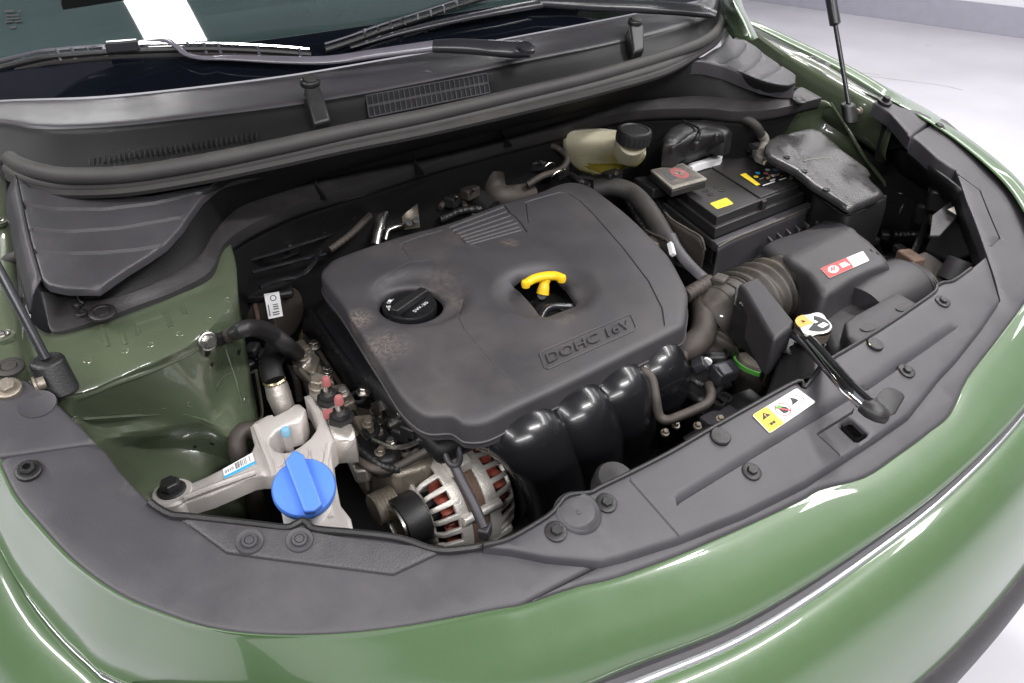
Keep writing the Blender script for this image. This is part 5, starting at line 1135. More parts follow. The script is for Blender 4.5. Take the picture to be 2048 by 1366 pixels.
# ================================================================ AIR FILTER BOX
af = thing('air_filter_box', 'dark grey air filter housing with a red and white sticker in front of the battery', 'air filter box', H(1650, 520, .70))
az = lambda x, y: .752-2.2*max(0, .165-y)**2*3-.35*max(0, y-.25)-.6*max(0, .165-x)
AL = S6([(262, 985), (300, 965), (350, 940), (470, 905), (560, 870), (640, 830), (710, 802), (780, 815), (850, 850), (920, 900), (1000, 960), (1080, 1040), (1135, 1110), (1000, 1150), (860, 1220), (760, 1290), (690, 1320), (640, 1290), (560, 1180), (450, 1110), (330, 1060), (265, 1010)])
plate('lid', AL, az, 'airbox', af, thick=.055, rnd=.009, spacing=.010, dense=.010)
for i in range(6):
    a, b = 320+i*62, 950-i*26; p = HF(*S6([(a, b)])[0], az); box('lid_tooth', p+V((0, .003, -.004)), (.004, .016, .008), 'airbox', af, rz=-.5, bevel=.001)
aq = [HF(a, b, az) for a, b in S6([(710, 1222), (985, 1100), (940, 1035), (648, 1155)])]
azl = lambda x, y: az(x, y)
wla = patch('white_label', aq, 0, 0, 1, 1, 'white', af, lift=.0008, round_=.05, up=V((0, -.2, .98)))
patch('red_field', aq, 0.005, .01, .60, .99, 'red', wla, lift=.0013, up=V((0, -.2, .98)), round_=.04)
disc_patch('round_emblem', aq, .20, .5, .115, .33, 'white', wla, lift=.0019, up=V((0, -.2, .98)), k=26)
for i in range(3): disc_patch('emblem_stroke', aq, .20+.02*(i-1), .45+.1*i, .05, .1, 'red', wla, lift=.0022, inner=.6, up=V((0, -.2, .98)), k=12)
for i in range(3): patch('red_label_text', aq, .37, .30+.15*i, .56-.02*i, .40+.15*i, 'white', wla, lift=.0019, up=V((0, -.2, .98)))
for a, b in ((1740, 498), (1752, 504)): tube('marker_tick', [HF(a, b, lambda x, y: az(x, y)+.0004), HF(a+5, b+5, lambda x, y: az(x, y)+.0004)], .0007, 'ink', af, seg=4)
# lower housing + snorkel
Bz = lambda x, y: .705
lowp = Q(1300, 450, 3.413, [(1150, 600), (1180, 480), (1300, 430), (1440, 360), (1640, 280), (1700, 300), (1800, 420), (1830, 540), (1560, 720), (1300, 880), (1240, 860), (1200, 760)])
plate('lower_housing', lowp, Bz, 'airbox', af, thick=.08, rnd=.010, spacing=.014)
for a, b in ((1689, 572), (1705, 563), (1722, 556)): box('lid_latch', H(a-0, b+0, .722), (.016, .006, .010), 'airbox', af, rz=-.02, bevel=.0015)
sn_ = thing('air_intake_snorkel', 'dark grey ribbed air intake duct in front of the air filter box', 'air duct', H(1760, 590, .70))
SN = HH([(1715, 620, .700), (1745, 600, .703), (1775, 583, .704), (1803, 570, .70), (1822, 574, .685)])
tube('duct', SN, [.043, .045, .046, .046, .042], 'airbox', sn_, seg=36, n=10, flat=(.78, 1), up=V((0, 0, 1)))
for t in (.78, .86, .94):
    k_ = int(t*4); f_ = t*4-k_; p = SN[k_].lerp(SN[min(k_+1, 4)], f_); d = (SN[min(k_+1, 4)]-SN[k_]).normalized()
    tube('duct_rib', [p+V((0, 0, 1))*.037*cos(a)+V((-d.y, d.x, 0)).normalized()*.0475*sin(a) for a in [2*pi*i/18 for i in range(19)]], .0022, 'airbox', sn_, seg=6, n=2)
fp = Q(1300, 450, 3.413, [(1330, 660), (1400, 610), (1690, 455), (1830, 535), (1840, 560), (1490, 760), (1400, 800), (1345, 760)])
plate('front_shelf', fp, lambda x, y: .735, 'airbox', sn_, thick=.03, rnd=.004, spacing=.02, grooves=[])
for a, b in Q(1300, 450, 3.413, [(1730, 565), (1490, 700)]):
    p = H(a, b, .735); prism('oval_slot', [p+V((.014*cos(t), .008*sin(t), .0008)) for t in [2*pi*i/16 for i in range(16)]], (0, 0, .0006), 'blackplastic', sn_, bevel=0)
# bellows
bw = thing('air_intake_hose', 'brown dusty ribbed rubber intake hose joining the air filter box to the engine', 'hose', H(1540, 580, .71))
BP = HH([(1600, 575, .700), (1580, 572, .703), (1555, 572, .704), (1530, 580, .703), (1505, 592, .702), (1480, 604, .70)])
tube('bellows', BP, lambda s: .050+.0042*sin(s*2*pi*6.5), 'duct', bw, seg=40, n=16, flat=(.80, 1), up=V((0, 0, 1)))
BQ = HH([(1490, 600, .700), (1465, 610, .70), (1440, 622, .70), (1415, 640, .69)])
tube('smooth_section', BQ, [.046, .045, .043, .038], 'duct', bw, seg=36, n=8, flat=(.85, 1), up=V((0, 0, 1)))
for k_ in (.25, .5, .75):
    i_ = int(k_*3); p = BQ[i_].lerp(BQ[i_+1], k_*3-i_); d = (BQ[3]-BQ[0]).normalized(); w_ = V((-d.y, d.x, 0)).normalized()
    tube('clamp_band', [p+V((0, 0, 1))*.0385*cos(a)+w_*.0448*sin(a) for a in [2*pi*i/18 for i in range(19)]], .0016, 'hose', bw, seg=6, n=2)
tube('lower_bellows', HH([(1440, 665, .68), (1425, 690, .665), (1410, 715, .64), (1400, 740, .60)]), lambda s: .034+.0028*sin(s*2*pi*6), 'duct', bw, seg=28, n=12)
tube('hose_clamp', HH([(1485, 655, .70), (1500, 668, .69), (1510, 672, .685)]), .004, 'dirtymetal', bw, seg=8)
box('clamp_tab', H(1440, 560, .738), (.022, .02, .012), 'duct', bw, rz=.3, bevel=.003)
lathe('paint_dot', H(1443, 632, .7395), (0, -.1, 1), [(.0022, 0), (0, .0003)], 'white', bw, seg=12)
# resonator box
rs = thing('resonator_box', 'black plastic resonator box standing between the ribbed intake hose and radiator cap', 'resonator', H(1530, 620, .73))
Rz = lambda x, y: .765
prism('box_body', [H(a, b, .768) for a, b in Q(1300, 450, 3.413, [(600, 400), (740, 345), (985, 650), (970, 690), (850, 780), (800, 720), (640, 440)])], (.004, .004, -.06), 'airbox', rs, bevel=.005, bseg=3)
prism('box_face', [H(a, b, .745) for a, b in Q(1300, 450, 3.413, [(585, 420), (620, 440), (720, 570), (830, 760), (850, 790), (760, 700), (640, 600), (570, 540)])], (0, 0, -.05), 'blackplastic', rs, bevel=.005, bseg=3)
for i in range(4): p = H(1482+i*5, 606+i*4, .7475); box('moulded_mark', p, (.004, .004, .001), 'dirtywhite', rs, rz=.5, bevel=0)
# coolant hose curves right of cover
tag(tube('coolant_hose', HH([(1190, 378, .77), (1225, 374, .775), (1262, 385, .77), (1290, 412, .76), (1312, 445, .745), (1335, 485, .73), (1355, 515, .72)]), .0155, 'rubber', None, seg=18, n=8), 'black rubber hose arching from the engine cover rear past the battery', 'hose')
tag(tube('flat_harness', HH([(1340, 470, .745), (1352, 495, .735), (1375, 525, .722), (1400, 550, .715), (1415, 562, .71)]), .010, 'panel', None, seg=12, n=6, flat=(.5, 1)), 'flat grey ribbon harness running down beside the right of the engine cover', 'wiring')
tag(tube('radiator_hose', HH([(1400, 575, .72), (1405, 600, .71), (1408, 640, .70), (1402, 675, .695), (1375, 697, .69), (1350, 705, .68)]), .0185, 'hose', None, seg=20, n=8), 'brown curved rubber hose hugging the right edge of the engine cover', 'hose')
tag(tube('corrugated_conduit', HH([(1370, 592, .735), (1390, 580, .735), (1410, 568, .733), (1418, 562, .73)]), lambda s: .0095+.0012*sin(s*2*pi*8), 'hose', None, seg=14, n=14), 'short corrugated wiring conduit at the right edge of the engine cover', 'wiring')
wcn = thing('white_connector', 'small white connector on brown wires right of the engine cover', 'connector', H(1340, 495, .74))
tube('plug', HH([(1340, 487, .745), (1346, 510, .737)]), .0055, 'white', wcn, seg=4, smooth_path=False, bevel=.001)
for i in range(6): tube('wire', HH([(1290+i*5, 460+i*2, .735), (1310+i*4, 470+i*2, .742), (1330+i*2, 478+i, .744), (1340, 488, .743)]), .0022, ['hose', 'ink', 'hose', 'foil', 'ink', 'hose'][i], wcn, seg=6)
lathe('sensor_head', H(1310, 485, .728), (.2, -.3, .9), [(.016, -.02), (.016, 0), (.010, .006), (0, .007)], 'dirtymetal', wcn, seg=16)
# throttle body area below intake hose
th = thing('throttle_body', 'black throttle body and plugs below the ribbed hose, right of the manifold', 'throttle body', H(1410, 760, .66))
box('hose_collar', H(1345, 720, .68), (.05, .04, .035), 'hose', th, rz=.5, bevel=.006)
lathe('motor_housing', H(1400, 760, .65), (-.1, -.3, .9), [(.038, -.05), (.038, .004), (.033, .010), (.012, .012), (0, .012)], 'blackplastic', th, seg=32)
tube('plug', HH([(1390, 735, .69), (1412, 725, .70)]), .010, 'wiper', th, seg=16, smooth_path=False, bevel=.001)
lathe('plug_tip', H(1414, 724, .70), (.6, .2, .2), [(.006, 0), (.006, .003), (0, .004)], 'white', th, seg=12)
box('connector', H(1448, 745, .69), (.032, .022, .022), 'wiper', th, rz=-.2, rx=.3, bevel=.003)
box('connector_latch', H(1450, 738, .703), (.014, .016, .004), 'greyink', th, rz=-.2, rx=.3, bevel=.001)
box('purple_plug', H(1434, 716, .695), (.024, .014, .014), 'blackplastic', th, rz=-.7, bevel=.004)
tube('vacuum_hose', HH([(1380, 790, .66), (1400, 800, .67), (1425, 790, .672), (1445, 765, .67)]), .005, 'blackplastic', th, seg=8)
for i in range(7): tube('wire', HH([(1425+i*2, 735, .70), (1440+i*3, 720-i*2, .695), (1450+i*2, 700+i*3, .68), (1445, 690+i*6, .66)]), .0018, 'ink', th, seg=5)
for i in range(10):
    a = 1380+random.random()*90; b = 770+random.random()*60; box('dark_fitting', H(a, b, .60), (.02+random.random()*.03, .02, .03), random.choice(['blackplastic', 'blackdeep']), th, rz=random.random()*3, bevel=.004)
# transmission gear / dark housing with green band
gb_ = thing('green_banded_canister', 'dusty black canister with a bright green band below the radiator cap', 'canister', H(1500, 740, .64))
GP = [H(1478, 790, .60), H(1490, 760, .625), H(1505, 728, .65)]
tube('canister_body', GP, [.026, .028, .027], 'duct', gb_, seg=28)
lathe('end_disc', GP[2]+(GP[2]-GP[1]).normalized()*.0015, GP[2]-GP[1], [(.0245, 0), (.022, .004), (0, .005)], 'duct', gb_, seg=28)
tube('green_band', [GP[2]-(GP[2]-GP[1]).normalized()*.004, GP[2]+(GP[2]-GP[1]).normalized()*.0012], [.0282, .0278], 'green', gb_, seg=28, smooth_path=False)
box('canister_bracket', H(1462, 815, .64), (.09, .03, .012), 'blackplastic', gb_, rz=-.15, bevel=.002)
box('canister_tab', H(1440, 835, .65), (.05, .025, .010), 'panel', gb_, rz=-.05, bevel=.002)
for a, b in ((1435, 808), (1448, 800)): lathe('bracket_eye', H(a, b, .66), (0, -.2, 1), [(.009, 0), (.009, .006), (.006, .006), (.005, .001), (0, .001)], 'blackplastic', gb_, seg=16)
fs_ = thing('foil_wrapped_hoses', 'bundle of glossy dark wires with golden reflections beneath the radiator cap', 'wiring', H(1560, 720, .68))
for i in range(7):
    o_ = i*5; tube('wire', HH([(1590+o_*.3, 668+o_, .72), (1560+o_, 690+o_, .71), (1535+o_*1.1, 730+o_*.6, .68), (1520+o_*1.3, 770+o_*.5, .62)]), .0055, ['glossblack', 'foil', 'glossblack', 'glossblack', 'foil', 'glossblack', 'glossblack'][i], fs_, seg=8)
lathe('orange_plug', H(1532, 700, .70), (0, -.2, 1), [(.009, -.01), (.009, .0), (0, .002)], 'orange', fs_, seg=14)
# ================================================================ RADIATOR CAP
rdt = thing('radiator_filler', 'metal radiator pressure cap with orange, white and black warning print', 'radiator cap', H(1625, 655, .765))
rz_ = .768; rc0 = H(1626, 652, rz_); rx_ = .0245
pts = []
for i in range(48):
    a = 2*pi*i/48; r_ = .0215+.0095*max(0, cos(2*(a-.35)))**4
    pts.append(rc0+V((r_*cos(a), r_*sin(a), 0)))
rd_ = prism('radiator_cap', pts, (0, 0, .003), 'steel', rdt, bevel=.001)
prism('cap_print_white', [p.lerp(rc0, .06)+V((0, 0, .0032)) for p in pts], (0, 0, .0004), 'white', rd_, bevel=0)
lathe('cap_skirt', rc0+V((0, 0, -.014)), (0, 0, 1), [(.020, 0), (.0215, .013)], 'dirtymetal', rd_, seg=30); lathe('filler_neck', rc0+V((0, 0, -.05)), (0, 0, 1), [(.016, 0), (.018, .036)], 'glossblack', rdt, seg=24)
cq = [rc0+V((.0185*a, .0185*b, .0038)) for a, b in ((-1, -1), (1, -1), (1, 1), (-1, 1))]
disc_patch('black_field', cq, .5, .5, .5, .5, 'ink', rd_, lift=0, a0=-165, a1=35); disc_patch('orange_field', cq, .5, .5, .56, .56, 'orange', rd_, lift=.0001, a0=70, a1=170)
patch('white_box', cq, .45, .14, .80, .34, 'white', rd_, lift=.0003, round_=.04); patch('white_box', cq, .52, .45, .68, .60, 'white', rd_, lift=.0003, round_=.03)
decal_text('cap_print', 'DANGER', cq, .48, .2, .77, .28, 'ink', rd_, lift=.0009); mesh('warning_triangle', [quadpt(cq, a, b)+V((0, 0, .0008)) for a, b in ((.25, .72), (.40, .72), (.33, .86))], [(0, 1, 2)], 'ink', rd_, smooth=False)
# bonnet latch stay: the bright bar with black end
ls = thing('latch_stay', 'shiny metal bar with a black plastic foot running from the radiator cap across the cover', 'stay bar', H(1700, 760, .775))
sa = HH([(1592, 668, .752), (1620, 690, .762), (1660, 735, .772), (1700, 780, .775), (1735, 812, .770)])
tube('bar', sa, .0095, 'chrome', ls, seg=14, n=6, flat=(.75, 1)); tube('bar_groove', [p+V((.0006, -.0004, .0068)) for p in sa], .0042, 'glossblack', ls, seg=8, n=6)
tube('bar_foot', HH([(1728, 808, .771), (1750, 822, .769), (1772, 834, .764)]), [.0115, .013, .012, .009], 'blackplastic', ls, seg=14, flat=(.7, 1))
box('latch_plate', H(1590, 690, .735), (.05, .06, .004), 'glossblack', ls, rz=.2, bevel=.001)
sheet('latch_cover', [[H(1560, 715, .725), H(1590, 690, .74), H(1640, 700, .745)], [H(1545, 760, .715), H(1585, 750, .73), H(1640, 735, .74)], [H(1530, 800, .70), H(1580, 770, .725), H(1640, 750, .738)]], 'blackplastic', ls, nu=4, nv=3, thick=.003)
# ================================================================ FAR HEADLAMP CAVITY
hlp = thing('headlamp_housing', 'black headlamp housing and brackets in the dark far right corner', 'headlamp', H(1850, 430, .68))
sheet('housing_shell', [[H(1788, 285, .80), H(1830, 310, .80), H(1880, 345, .80), H(1925, 380, .79)], [H(1790, 320, .77), H(1830, 345, .77), H(1875, 375, .77), H(1915, 410, .76)], [H(1800, 350, .72), H(1840, 375, .72), H(1880, 400, .72), H(1920, 440, .71)]], 'blackplastic', hlp, nu=3, nv=3, thick=.004)
box('lamp_socket', H(1880, 395, .74), (.05, .04, .04), 'blackplastic', hlp, rz=.5, bevel=.006)
box('lamp_socket', H(1855, 425, .70), (.045, .035, .04), 'blackplastic', hlp, rz=.2, bevel=.006)
lathe('bulb_cap', H(1880, 380, .755), (-.5, -.3, .7), [(.018, -.02), (.018, 0), (.012, .004), (0, .004)], 'blackplastic', hlp, seg=22)
prism('grey_bracket', HH([(1865, 430, .76), (1910, 395, .76), (1925, 420, .755), (1880, 470, .75), (1860, 470, .75)]), (0, 0, -.004), 'airbox', hlp, bevel=.001)
prism('pale_tab', HH([(1895, 420, .765), (1908, 414, .765), (1912, 430, .763)]), (0, 0, .001), 'dirtywhite', hlp, bevel=0)
prism('big_back_panel', HH([(1880, 430, .745), (1935, 440, .745), (1955, 500, .73), (1900, 520, .70), (1850, 500, .69)]), (0, 0, -.006), 'blackplastic', hlp, bevel=.002)
prism('washer_neck', HH([(1825, 510, .70), (1850, 498, .70), (1905, 530, .70), (1895, 560, .69), (1850, 570, .68), (1825, 545, .69)]), (0, 0, -.06), 'hose', hlp, bevel=.008, bseg=3)
tube('grey_cup', HH([(1905, 560, .69), (1925, 520, .72)]), [.024, .020], 'airbox', hlp, seg=20, smooth_path=False)
box('rusty_bracket', H(1818, 525, .69), (.024, .04, .03), 'stator', hlp, rz=-.4, bevel=.003)
box('amber_connector', H(1868, 440, .715), (.03, .015, .01), 'foil', hlp, rz=.6, bevel=.002)
tube('harness', HH([(1800, 560, .66), (1830, 500, .68), (1850, 450, .69), (1860, 400, .70)]), .006, 'blackplastic', hlp, seg=8)
for i in range(12):
    a = 1790+random.random()*110; b = 420+random.random()*110; box('dark_fitting', H(a, b, .60), (.02+random.random()*.04, .03, .03), random.choice(['blackplastic', 'blackdeep']), hlp, rz=random.random()*3, bevel=.005)
prism('support_frame', HH([(1740, 225, .83), (1790, 240, .83), (1810, 290, .81), (1760, 300, .78), (1740, 260, .80)]), (0, 0, -.004), 'blackdeep', hlp, bevel=0)
box('frame_post', H(1770, 280, .80), (.012, .02, .08), 'blackplastic', hlp, bevel=.002)
# ================================================================ GAS STRUTS
def strut(lbl, ball, sgn):
    s_ = thing('gas_strut', lbl, 'gas strut', ball, 'bonnet gas struts')
    d = V((.045*sgn, .262, .5)).normalized()
    prism('ball_socket', [ball+V((.0145*cos(t), 0, -.004)) + V((0, .012*sin(t), 0)) for t in [2*pi*i/14 for i in range(14)]], d*.034, 'blackplastic', s_, bevel=.003, bseg=3)
    lathe('ball_stud', ball+V((.010*sgn, 0, .012)), (sgn, 0, 0), [(.006, 0), (.006, .006), (.008, .007), (.008, .009), (0, .009)], 'dirtymetal', s_, seg=18)
    tube('rod', [ball+d*.03, ball+d*.17], .0042, 'wiper', s_, seg=14, smooth_path=False)
    lathe('cylinder', ball+d*.168, d, [(.005, 0), (.0098, .003), (.0098, .34), (.005, .342)], 'wiper', s_, seg=24)
    tube('top_end', [ball+d*.50, ball+d*.53], .009, 'blackplastic', s_, seg=14, smooth_path=False)
strut('near black gas strut, left of the picture, mounted by the green inner wing', H(124, 778, .850), -1)
strut('far thin gas strut rising at top right of the bay', H(1703, 240, .826), 1)
# white sticker on far rail
rlq = [HX(a, b, .725) for a, b in S2([(1100, 342), (1112, 328), (1022, 285), (1003, 292)])]
wsx = thing('white_rail_sticker', 'small blank white sticker on the far green rail behind the gas strut', 'sticker', rlq[0]); patch('paper', rlq, 0, 0, 1, 1, 'white', wsx, lift=.006)
# ================================================================ WIPERS
w1 = thing('wiper', 'long near windscreen wiper with a silver grey arm and black pivot cap', 'wiper', H(1050, 98, 1.01), 'windscreen wipers')
def wsz(x, y):
    b = min(WSX, key=lambda p: (p.x-x)**2); return b.z+max(0, y-b.y)*math.tan(R(28))
def onglass(px, py, off):
    q = ray(px, py); t = .5; st_ = .004
    while t < 3:
        p = CO+q*t
        if p.z < wsz(p.x, p.y)+off: break
        t += st_
    return CO+q*(t-st_*.5)
AZ = lambda pts: [onglass(a, b, max(.004, (c-1.0)*.9)) for a, b, c in pts]
tube('arm', AZ([(425, 116, 1.012), (470, 116, 1.014), (560, 120, 1.016), (660, 120, 1.017), (760, 106, 1.019), (868, 92, 1.02)]), [.0042, .0055, .007, .0078, .0085, .0105], 'arm', w1, seg=14, n=6, flat=(.6, 1), up=V((0, -.4, .9)))
tube('arm_hook', AZ([(250, 90, 1.012), (290, 84, 1.014), (330, 80, 1.016), (352, 92, 1.016), (372, 108, 1.014), (400, 115, 1.013), (430, 116, 1.013)]), .0042, 'arm', w1, seg=10, n=6, flat=(.5, 1), up=V((0, -.4, .9)))
tube('arm_head', AZ([(868, 92, 1.02), (920, 92, 1.02), (980, 96, 1.018), (1030, 100, 1.014), (1062, 105, 1.010)]), [.0125, .0145, .0155, .016, .010], 'wiper', w1, seg=16, n=6, flat=(.6, 1), up=V((0, -.4, .9)))
lathe('pivot_cap', onglass(1052, 96, .024), (0, -.35, .93), [(.0135, -.002), (.013, .003), (.009, .005), (0, .0055)], 'wiper', w1, seg=24)
blp = [(-40, 132, 1.008), (0, 122, 1.009), (60, 108, 1.010), (100, 101, 1.011), (215, 92, 1.012), (300, 88, 1.012), (400, 86, 1.012), (470, 88, 1.012), (560, 93, 1.011), (618, 98, 1.010)]
bf1 = tube('blade_frame', AZ(blp), .0028, 'chrome', w1, seg=8, n=4)
tube('blade_spine', [p+V((0, -.004, -.007)) for p in AZ(blp)], .0042, 'blackplastic', w1, seg=8, n=4)
tube('blade_rubber', [p+V((0, -.006, -.014)) for p in AZ(blp)], .003, 'rubber', w1, seg=6, n=4)
for x, y in [(95, 104), (115, 103), (145, 100), (175, 97), (208, 96), (375, 88), (408, 90), (437, 91), (465, 93), (515, 96), (598, 100)]:
    p = onglass(x, y, .010); tube('blade_link', [p+V((0, 0, .003)), p+V((0, -.004, -.011))], .0024, 'chrome' if x != 208 else 'white', bf1, seg=6, smooth_path=False)
box('blade_adapter', onglass(245, 92, .012), (.04, .012, .014), 'wiper', w1, rz=-.3, bevel=.002)
w2 = thing('wiper', 'far windscreen wiper whose arm leaves the top of the picture', 'wiper', H(1150, 30, 1.01), 'windscreen wipers')
bl2 = [(650, 100, 1.008), (700, 84, 1.010), (760, 62, 1.012), (840, 36, 1.014), (900, 16, 1.016), (980, -8, 1.018)]
bf2 = tube('blade_frame', [p+V((0, 0, .008)) for p in AZ(bl2)], .0028, 'chrome', w2, seg=8, n=4)
tube('blade_spine', AZ(bl2), .0045, 'blackplastic', w2, seg=8, n=4)
for i in range(9):
    t = i/8; x = 730+t*210; y = 72-t*62; p = onglass(x, y, .012); tube('blade_link', [p+V((0, 0, .010)), p], .0024, 'chrome', bf2, seg=6, smooth_path=False)
tube('arm', AZ([(700, 95, 1.012), (800, 65, 1.016), (900, 42, 1.02), (1000, 22, 1.022), (1080, 8, 1.022)]), [.003, .005, .007, .008, .009], 'wiper', w2, seg=12, flat=(.6, 1), up=V((0, -.4, .9)))
tube('arm_head', AZ([(1075, 4, 1.024), (1180, 10, 1.022), (1300, 14, 1.018), (1400, 22, 1.012), (1432, 30, 1.006)]), [.011, .014, .016, .016, .010], 'wiper', w2, seg=16, flat=(.6, 1), up=V((0, -.4, .9)))

# ================================================================ SMALL CLUTTER IN THE DARK GAPS, PRINTS, FLOOR MARKS
def conduit(pts, r, m='blackplastic', ribs=True, parent=None, name='wiring_conduit'):
    P_ = HH(pts); L_ = sum((b-a).length for a, b in zip(P_[:-1], P_[1:])); k = max(6, int(L_/.006))
    return tube(name, P_, (lambda s_: r+(r*.10*sin(s_*2*pi*k) if ribs else 0)), m, parent, seg=9, n=max(6, int(4*k/len(P_))))
ga = thing('left_wiring_loom', 'tangle of black conduits and plugs in the gap between inner wing and engine', 'wiring', H(560, 740, .66))
conduit([(500, 690, .70), (515, 720, .69), (540, 735, .68), (560, 760, .65)], .006, parent=ga)
conduit([(520, 665, .70), (560, 700, .68), (590, 750, .66), (600, 800, .62)], .005, 'hose', parent=ga)
conduit([(640, 640, .66), (610, 660, .67), (600, 690, .67)], .0045, 'foil', False, parent=ga)
for a, b, z in [(505, 700, .705), (530, 712, .70), (495, 730, .69), (545, 690, .705)]: box('plug_body', H(a, b, z), (.022, .016, .014), 'blackplastic', ga, rz=random.random()*2, bevel=.003)
for a, b, z in [(522, 725, .712), (508, 745, .70), (534, 676, .712)]: lathe('metal_clip', H(a, b, z), (0, -.4, .9), [(.0035, 0), (.003, .002), (0, .002)], 'steel', ga, seg=10)
tube('shield_edge', HH([(512, 740, .74), (520, 790, .70), (524, 830, .67), (512, 850, .66)]), .002, 'dirtymetal', ga, seg=6)
conduit([(880, 440, .76), (930, 420, .765), (1000, 418, .76)], .006, parent=rr)
conduit([(640, 480, .74), (700, 455, .75), (760, 440, .75)], .006, parent=rr)
conduit([(1160, 355, .77), (1190, 360, .77), (1215, 372, .765), (1240, 378, .76)], .004, parent=rr)
conduit([(1100, 300, .80), (1060, 318, .79), (1040, 345, .78), (1045, 372, .77)], .005, parent=rr)
conduit([(1300, 400, .72), (1325, 420, .72), (1345, 450, .70)], .005, parent=wcn)
conduit([(1610, 690, .70), (1580, 720, .69), (1600, 760, .68)], .006, parent=fs_)
conduit([(1380, 700, .67), (1400, 730, .66), (1440, 700, .67), (1475, 690, .66)], .0045, 'hose', parent=th)
conduit([(1360, 740, .67), (1385, 760, .68), (1420, 775, .67), (1460, 770, .66)], .004, parent=th)
conduit([(1790, 470, .66), (1840, 470, .67), (1880, 480, .67)], .006, parent=hlp)
conduit([(1740, 460, .62), (1770, 520, .62), (1820, 560, .62)], .005, parent=hlp)
for a, b, z in [(1745, 480, .66), (1770, 470, .66), (1800, 500, .67), (1700, 470, .66)]: box('plug_body', H(a, b, z), (.022, .016, .014), 'blackplastic', hlp, rz=random.random()*2, bevel=.003)
for a, b, z in [(1352, 850, .66), (1395, 852, .66), (1440, 838, .67), (1330, 865, .65)]: bolt('bracket_bolt', H(a, b, z), (0, -.3, 1), .0038, 'dirtymetal', gb_, washer=1.4, h=1)
tube('bracket_arm', HH([(1370, 880, .64), (1400, 862, .65), (1450, 850, .655), (1480, 832, .66)]), .005, 'blackplastic', gb_, seg=8, flat=(.5, 1.2))
# print in the corner of the screen
gq2 = [onglass(a, b, .0008) for a, b in [(2, 62), (46, 58), (42, 18), (4, 20)]]
gn = V((0, -sin(R(28)), cos(R(28))))
for i, (u0, v0, u1, v1) in enumerate([(.15, .86, .62, .96), (.85, .85, .98, .93), (.2, .66, .85, .73), (.25, .5, .9, .57), (.2, .36, .55, .43), (.65, .35, 1, .42), (.42, .05, .68, .16)]): patch('screen_print', gq2, u0, v0, u1, v1, 'ink', car, lift=.0004, up=gn)
# worn streaks on the painted floor
for i, pts in enumerate([[(1735, 152), (1800, 160), (1880, 170), (1925, 180)], [(1650, 118), (1700, 140), (1760, 150)], [(1850, 90), (1862, 92)]]):
    fpt = [H(a, b, .0006) for a, b in pts]; tube('floor_scratch', fpt, .004, 'duststreak', fl, seg=6, flat=(1, .1), up=V((1, 0, 0)))

for i, (a, b) in enumerate([(150, 840), (185, 838), (230, 828), (275, 822), (330, 812), (380, 808), (120, 735), (175, 722), (250, 702), (300, 690), (360, 668), (420, 640), (455, 600), (470, 650), (480, 740), (492, 800)]):
    p, n = onw(a, b, .0002); lathe('spot_weld', p, n, [(.0042, 0), (.0034, .0006), (.0026, .0001), (0, .0001)], 'baypaint', car, seg=12)
tube('seam_sealer', [onw(a, b, 0)[0] for a, b in [(120, 800), (170, 790), (230, 766), (300, 742), (380, 706), (430, 672)]], .0030, 'baypaint', car, seg=7, n=3, flat=(1, .6))

for pts, r, m_ in [([(500, 500, .78), (560, 480, .79), (640, 450, .79), (720, 420, .79)], .007, 'blackplastic'), ([(660, 500, .78), (700, 470, .79), (740, 430, .80)], .005, 'hose'), ([(850, 400, .79), (900, 372, .80), (960, 352, .80)], .006, 'blackplastic'),
                   ([(880, 415, .78), (905, 385, .79), (925, 395, .78), (930, 415, .77)], .0045, 'hose'), ([(1140, 350, .78), (1160, 362, .78), (1180, 372, .77)], .006, 'blackplastic')]:
    conduit(pts, r, m_, parent=rr)
for a, b, z, m_ in [(575, 500, .78, 'blackplastic'), (640, 470, .78, 'blackplastic'), (700, 440, .79, 'blackplastic'), (905, 400, .785, 'blackplastic'), (940, 385, .79, 'hose'), (1075, 330, .80, 'blackplastic'), (1225, 352, .79, 'blackplastic'), (1120, 345, .79, 'blackplastic')]:
    box('connector_body', H(a, b, z), (.030, .02, .018), m_, rr, rz=random.uniform(-.6, .6), bevel=.003); lathe('metal_tip', H(a+6, b-4, z+.010), (.2, -.4, .8), [(.004, 0), (.0035, .004), (0, .005)], 'steel', rr, seg=10)
for pts, r in [([(1250, 395, .72), (1270, 430, .70), (1300, 470, .68)], .006), ([(1300, 380, .74), (1318, 410, .73), (1326, 440, .72)], .004), ([(1640, 450, .70), (1650, 480, .69), (1690, 470, .69)], .004), ([(1700, 480, .67), (1740, 510, .67), (1790, 520, .66)], .005)]:
    conduit(pts, r, parent=wcn if pts[0][0] < 1500 else hlp)

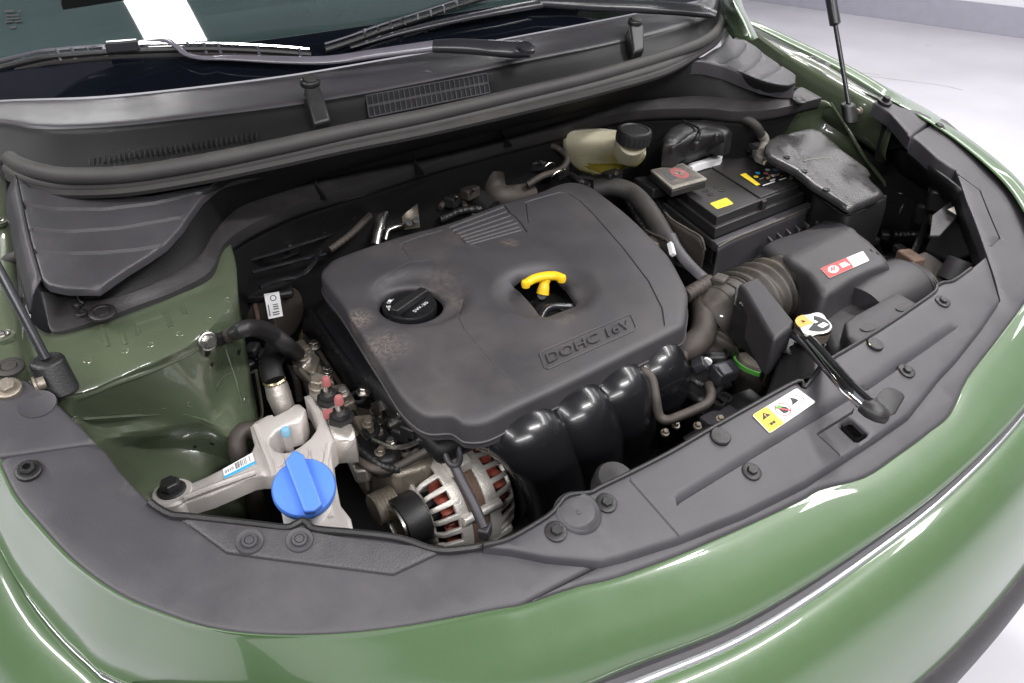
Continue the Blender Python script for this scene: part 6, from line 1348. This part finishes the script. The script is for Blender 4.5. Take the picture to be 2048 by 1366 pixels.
# castings, studs and brackets crowded between the mount and the engine cover
random.seed(12)
for i, pts in enumerate([[(588, 705, .712), (610, 700, .712), (622, 722, .708), (604, 735, .706)], [(655, 770, .700), (690, 765, .700), (712, 800, .696), (684, 815, .694)], [(700, 830, .694), (742, 826, .694), (768, 858, .688), (730, 872, .686)],
                         [(775, 800, .700), (812, 812, .698), (835, 836, .694), (800, 842, .694)], [(845, 850, .69), (880, 858, .69), (890, 885, .684), (858, 888, .684)], [(712, 905, .672), (740, 898, .672), (752, 925, .668), (724, 938, .666)],
                         [(640, 735, .70), (662, 742, .70), (668, 765, .698), (646, 760, .698)], [(800, 905, .665), (850, 892, .665), (862, 912, .66), (812, 930, .66)]]):
    prism('cast_lug', HH(pts), (0, 0, -.016), ['alu', 'dirtymetal', 'dirtymetal', 'alu', 'dirtymetal', 'alu', 'dirtymetal', 'alu'][i], hd, bevel=.003, bseg=3)
for a, b, z in [(606, 716, .716), (686, 786, .704), (735, 848, .698), (806, 826, .702), (868, 868, .694), (733, 918, .676), (655, 750, .704), (832, 908, .669), (782, 884, .69), (760, 905, .68), (700, 862, .69), (900, 905, .665)]:
    bolt('casting_bolt', H(a, b, z), (random.uniform(-.2, .2), -.2, 1), random.uniform(.0040, .0058), random.choice(['steel', 'alu', 'dirtymetal']), hd, washer=1.35, h=.9)
tube('steel_line', HH([(600, 740, .708), (628, 770, .704), (650, 800, .698), (662, 840, .69)]), .003, 'dirtymetal', hd, seg=8)
tube('steel_line', HH([(745, 880, .69), (790, 895, .688), (840, 880, .69), (862, 850, .70)]), .0032, 'steel', hd, seg=8)
conduit([(690, 880, .69), (720, 900, .69), (760, 930, .68), (800, 940, .67)], .0045, 'blackplastic', parent=hd)
# what shows down the dipstick opening
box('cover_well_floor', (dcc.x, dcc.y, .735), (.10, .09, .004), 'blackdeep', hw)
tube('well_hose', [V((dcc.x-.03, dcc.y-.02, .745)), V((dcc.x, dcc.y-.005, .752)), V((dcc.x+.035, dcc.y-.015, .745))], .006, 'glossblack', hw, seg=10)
bolt('well_bolt', V((dcc.x+.018, dcc.y-.022, .742)), (0, 0, 1), .004, 'steel', hw, washer=1.4)
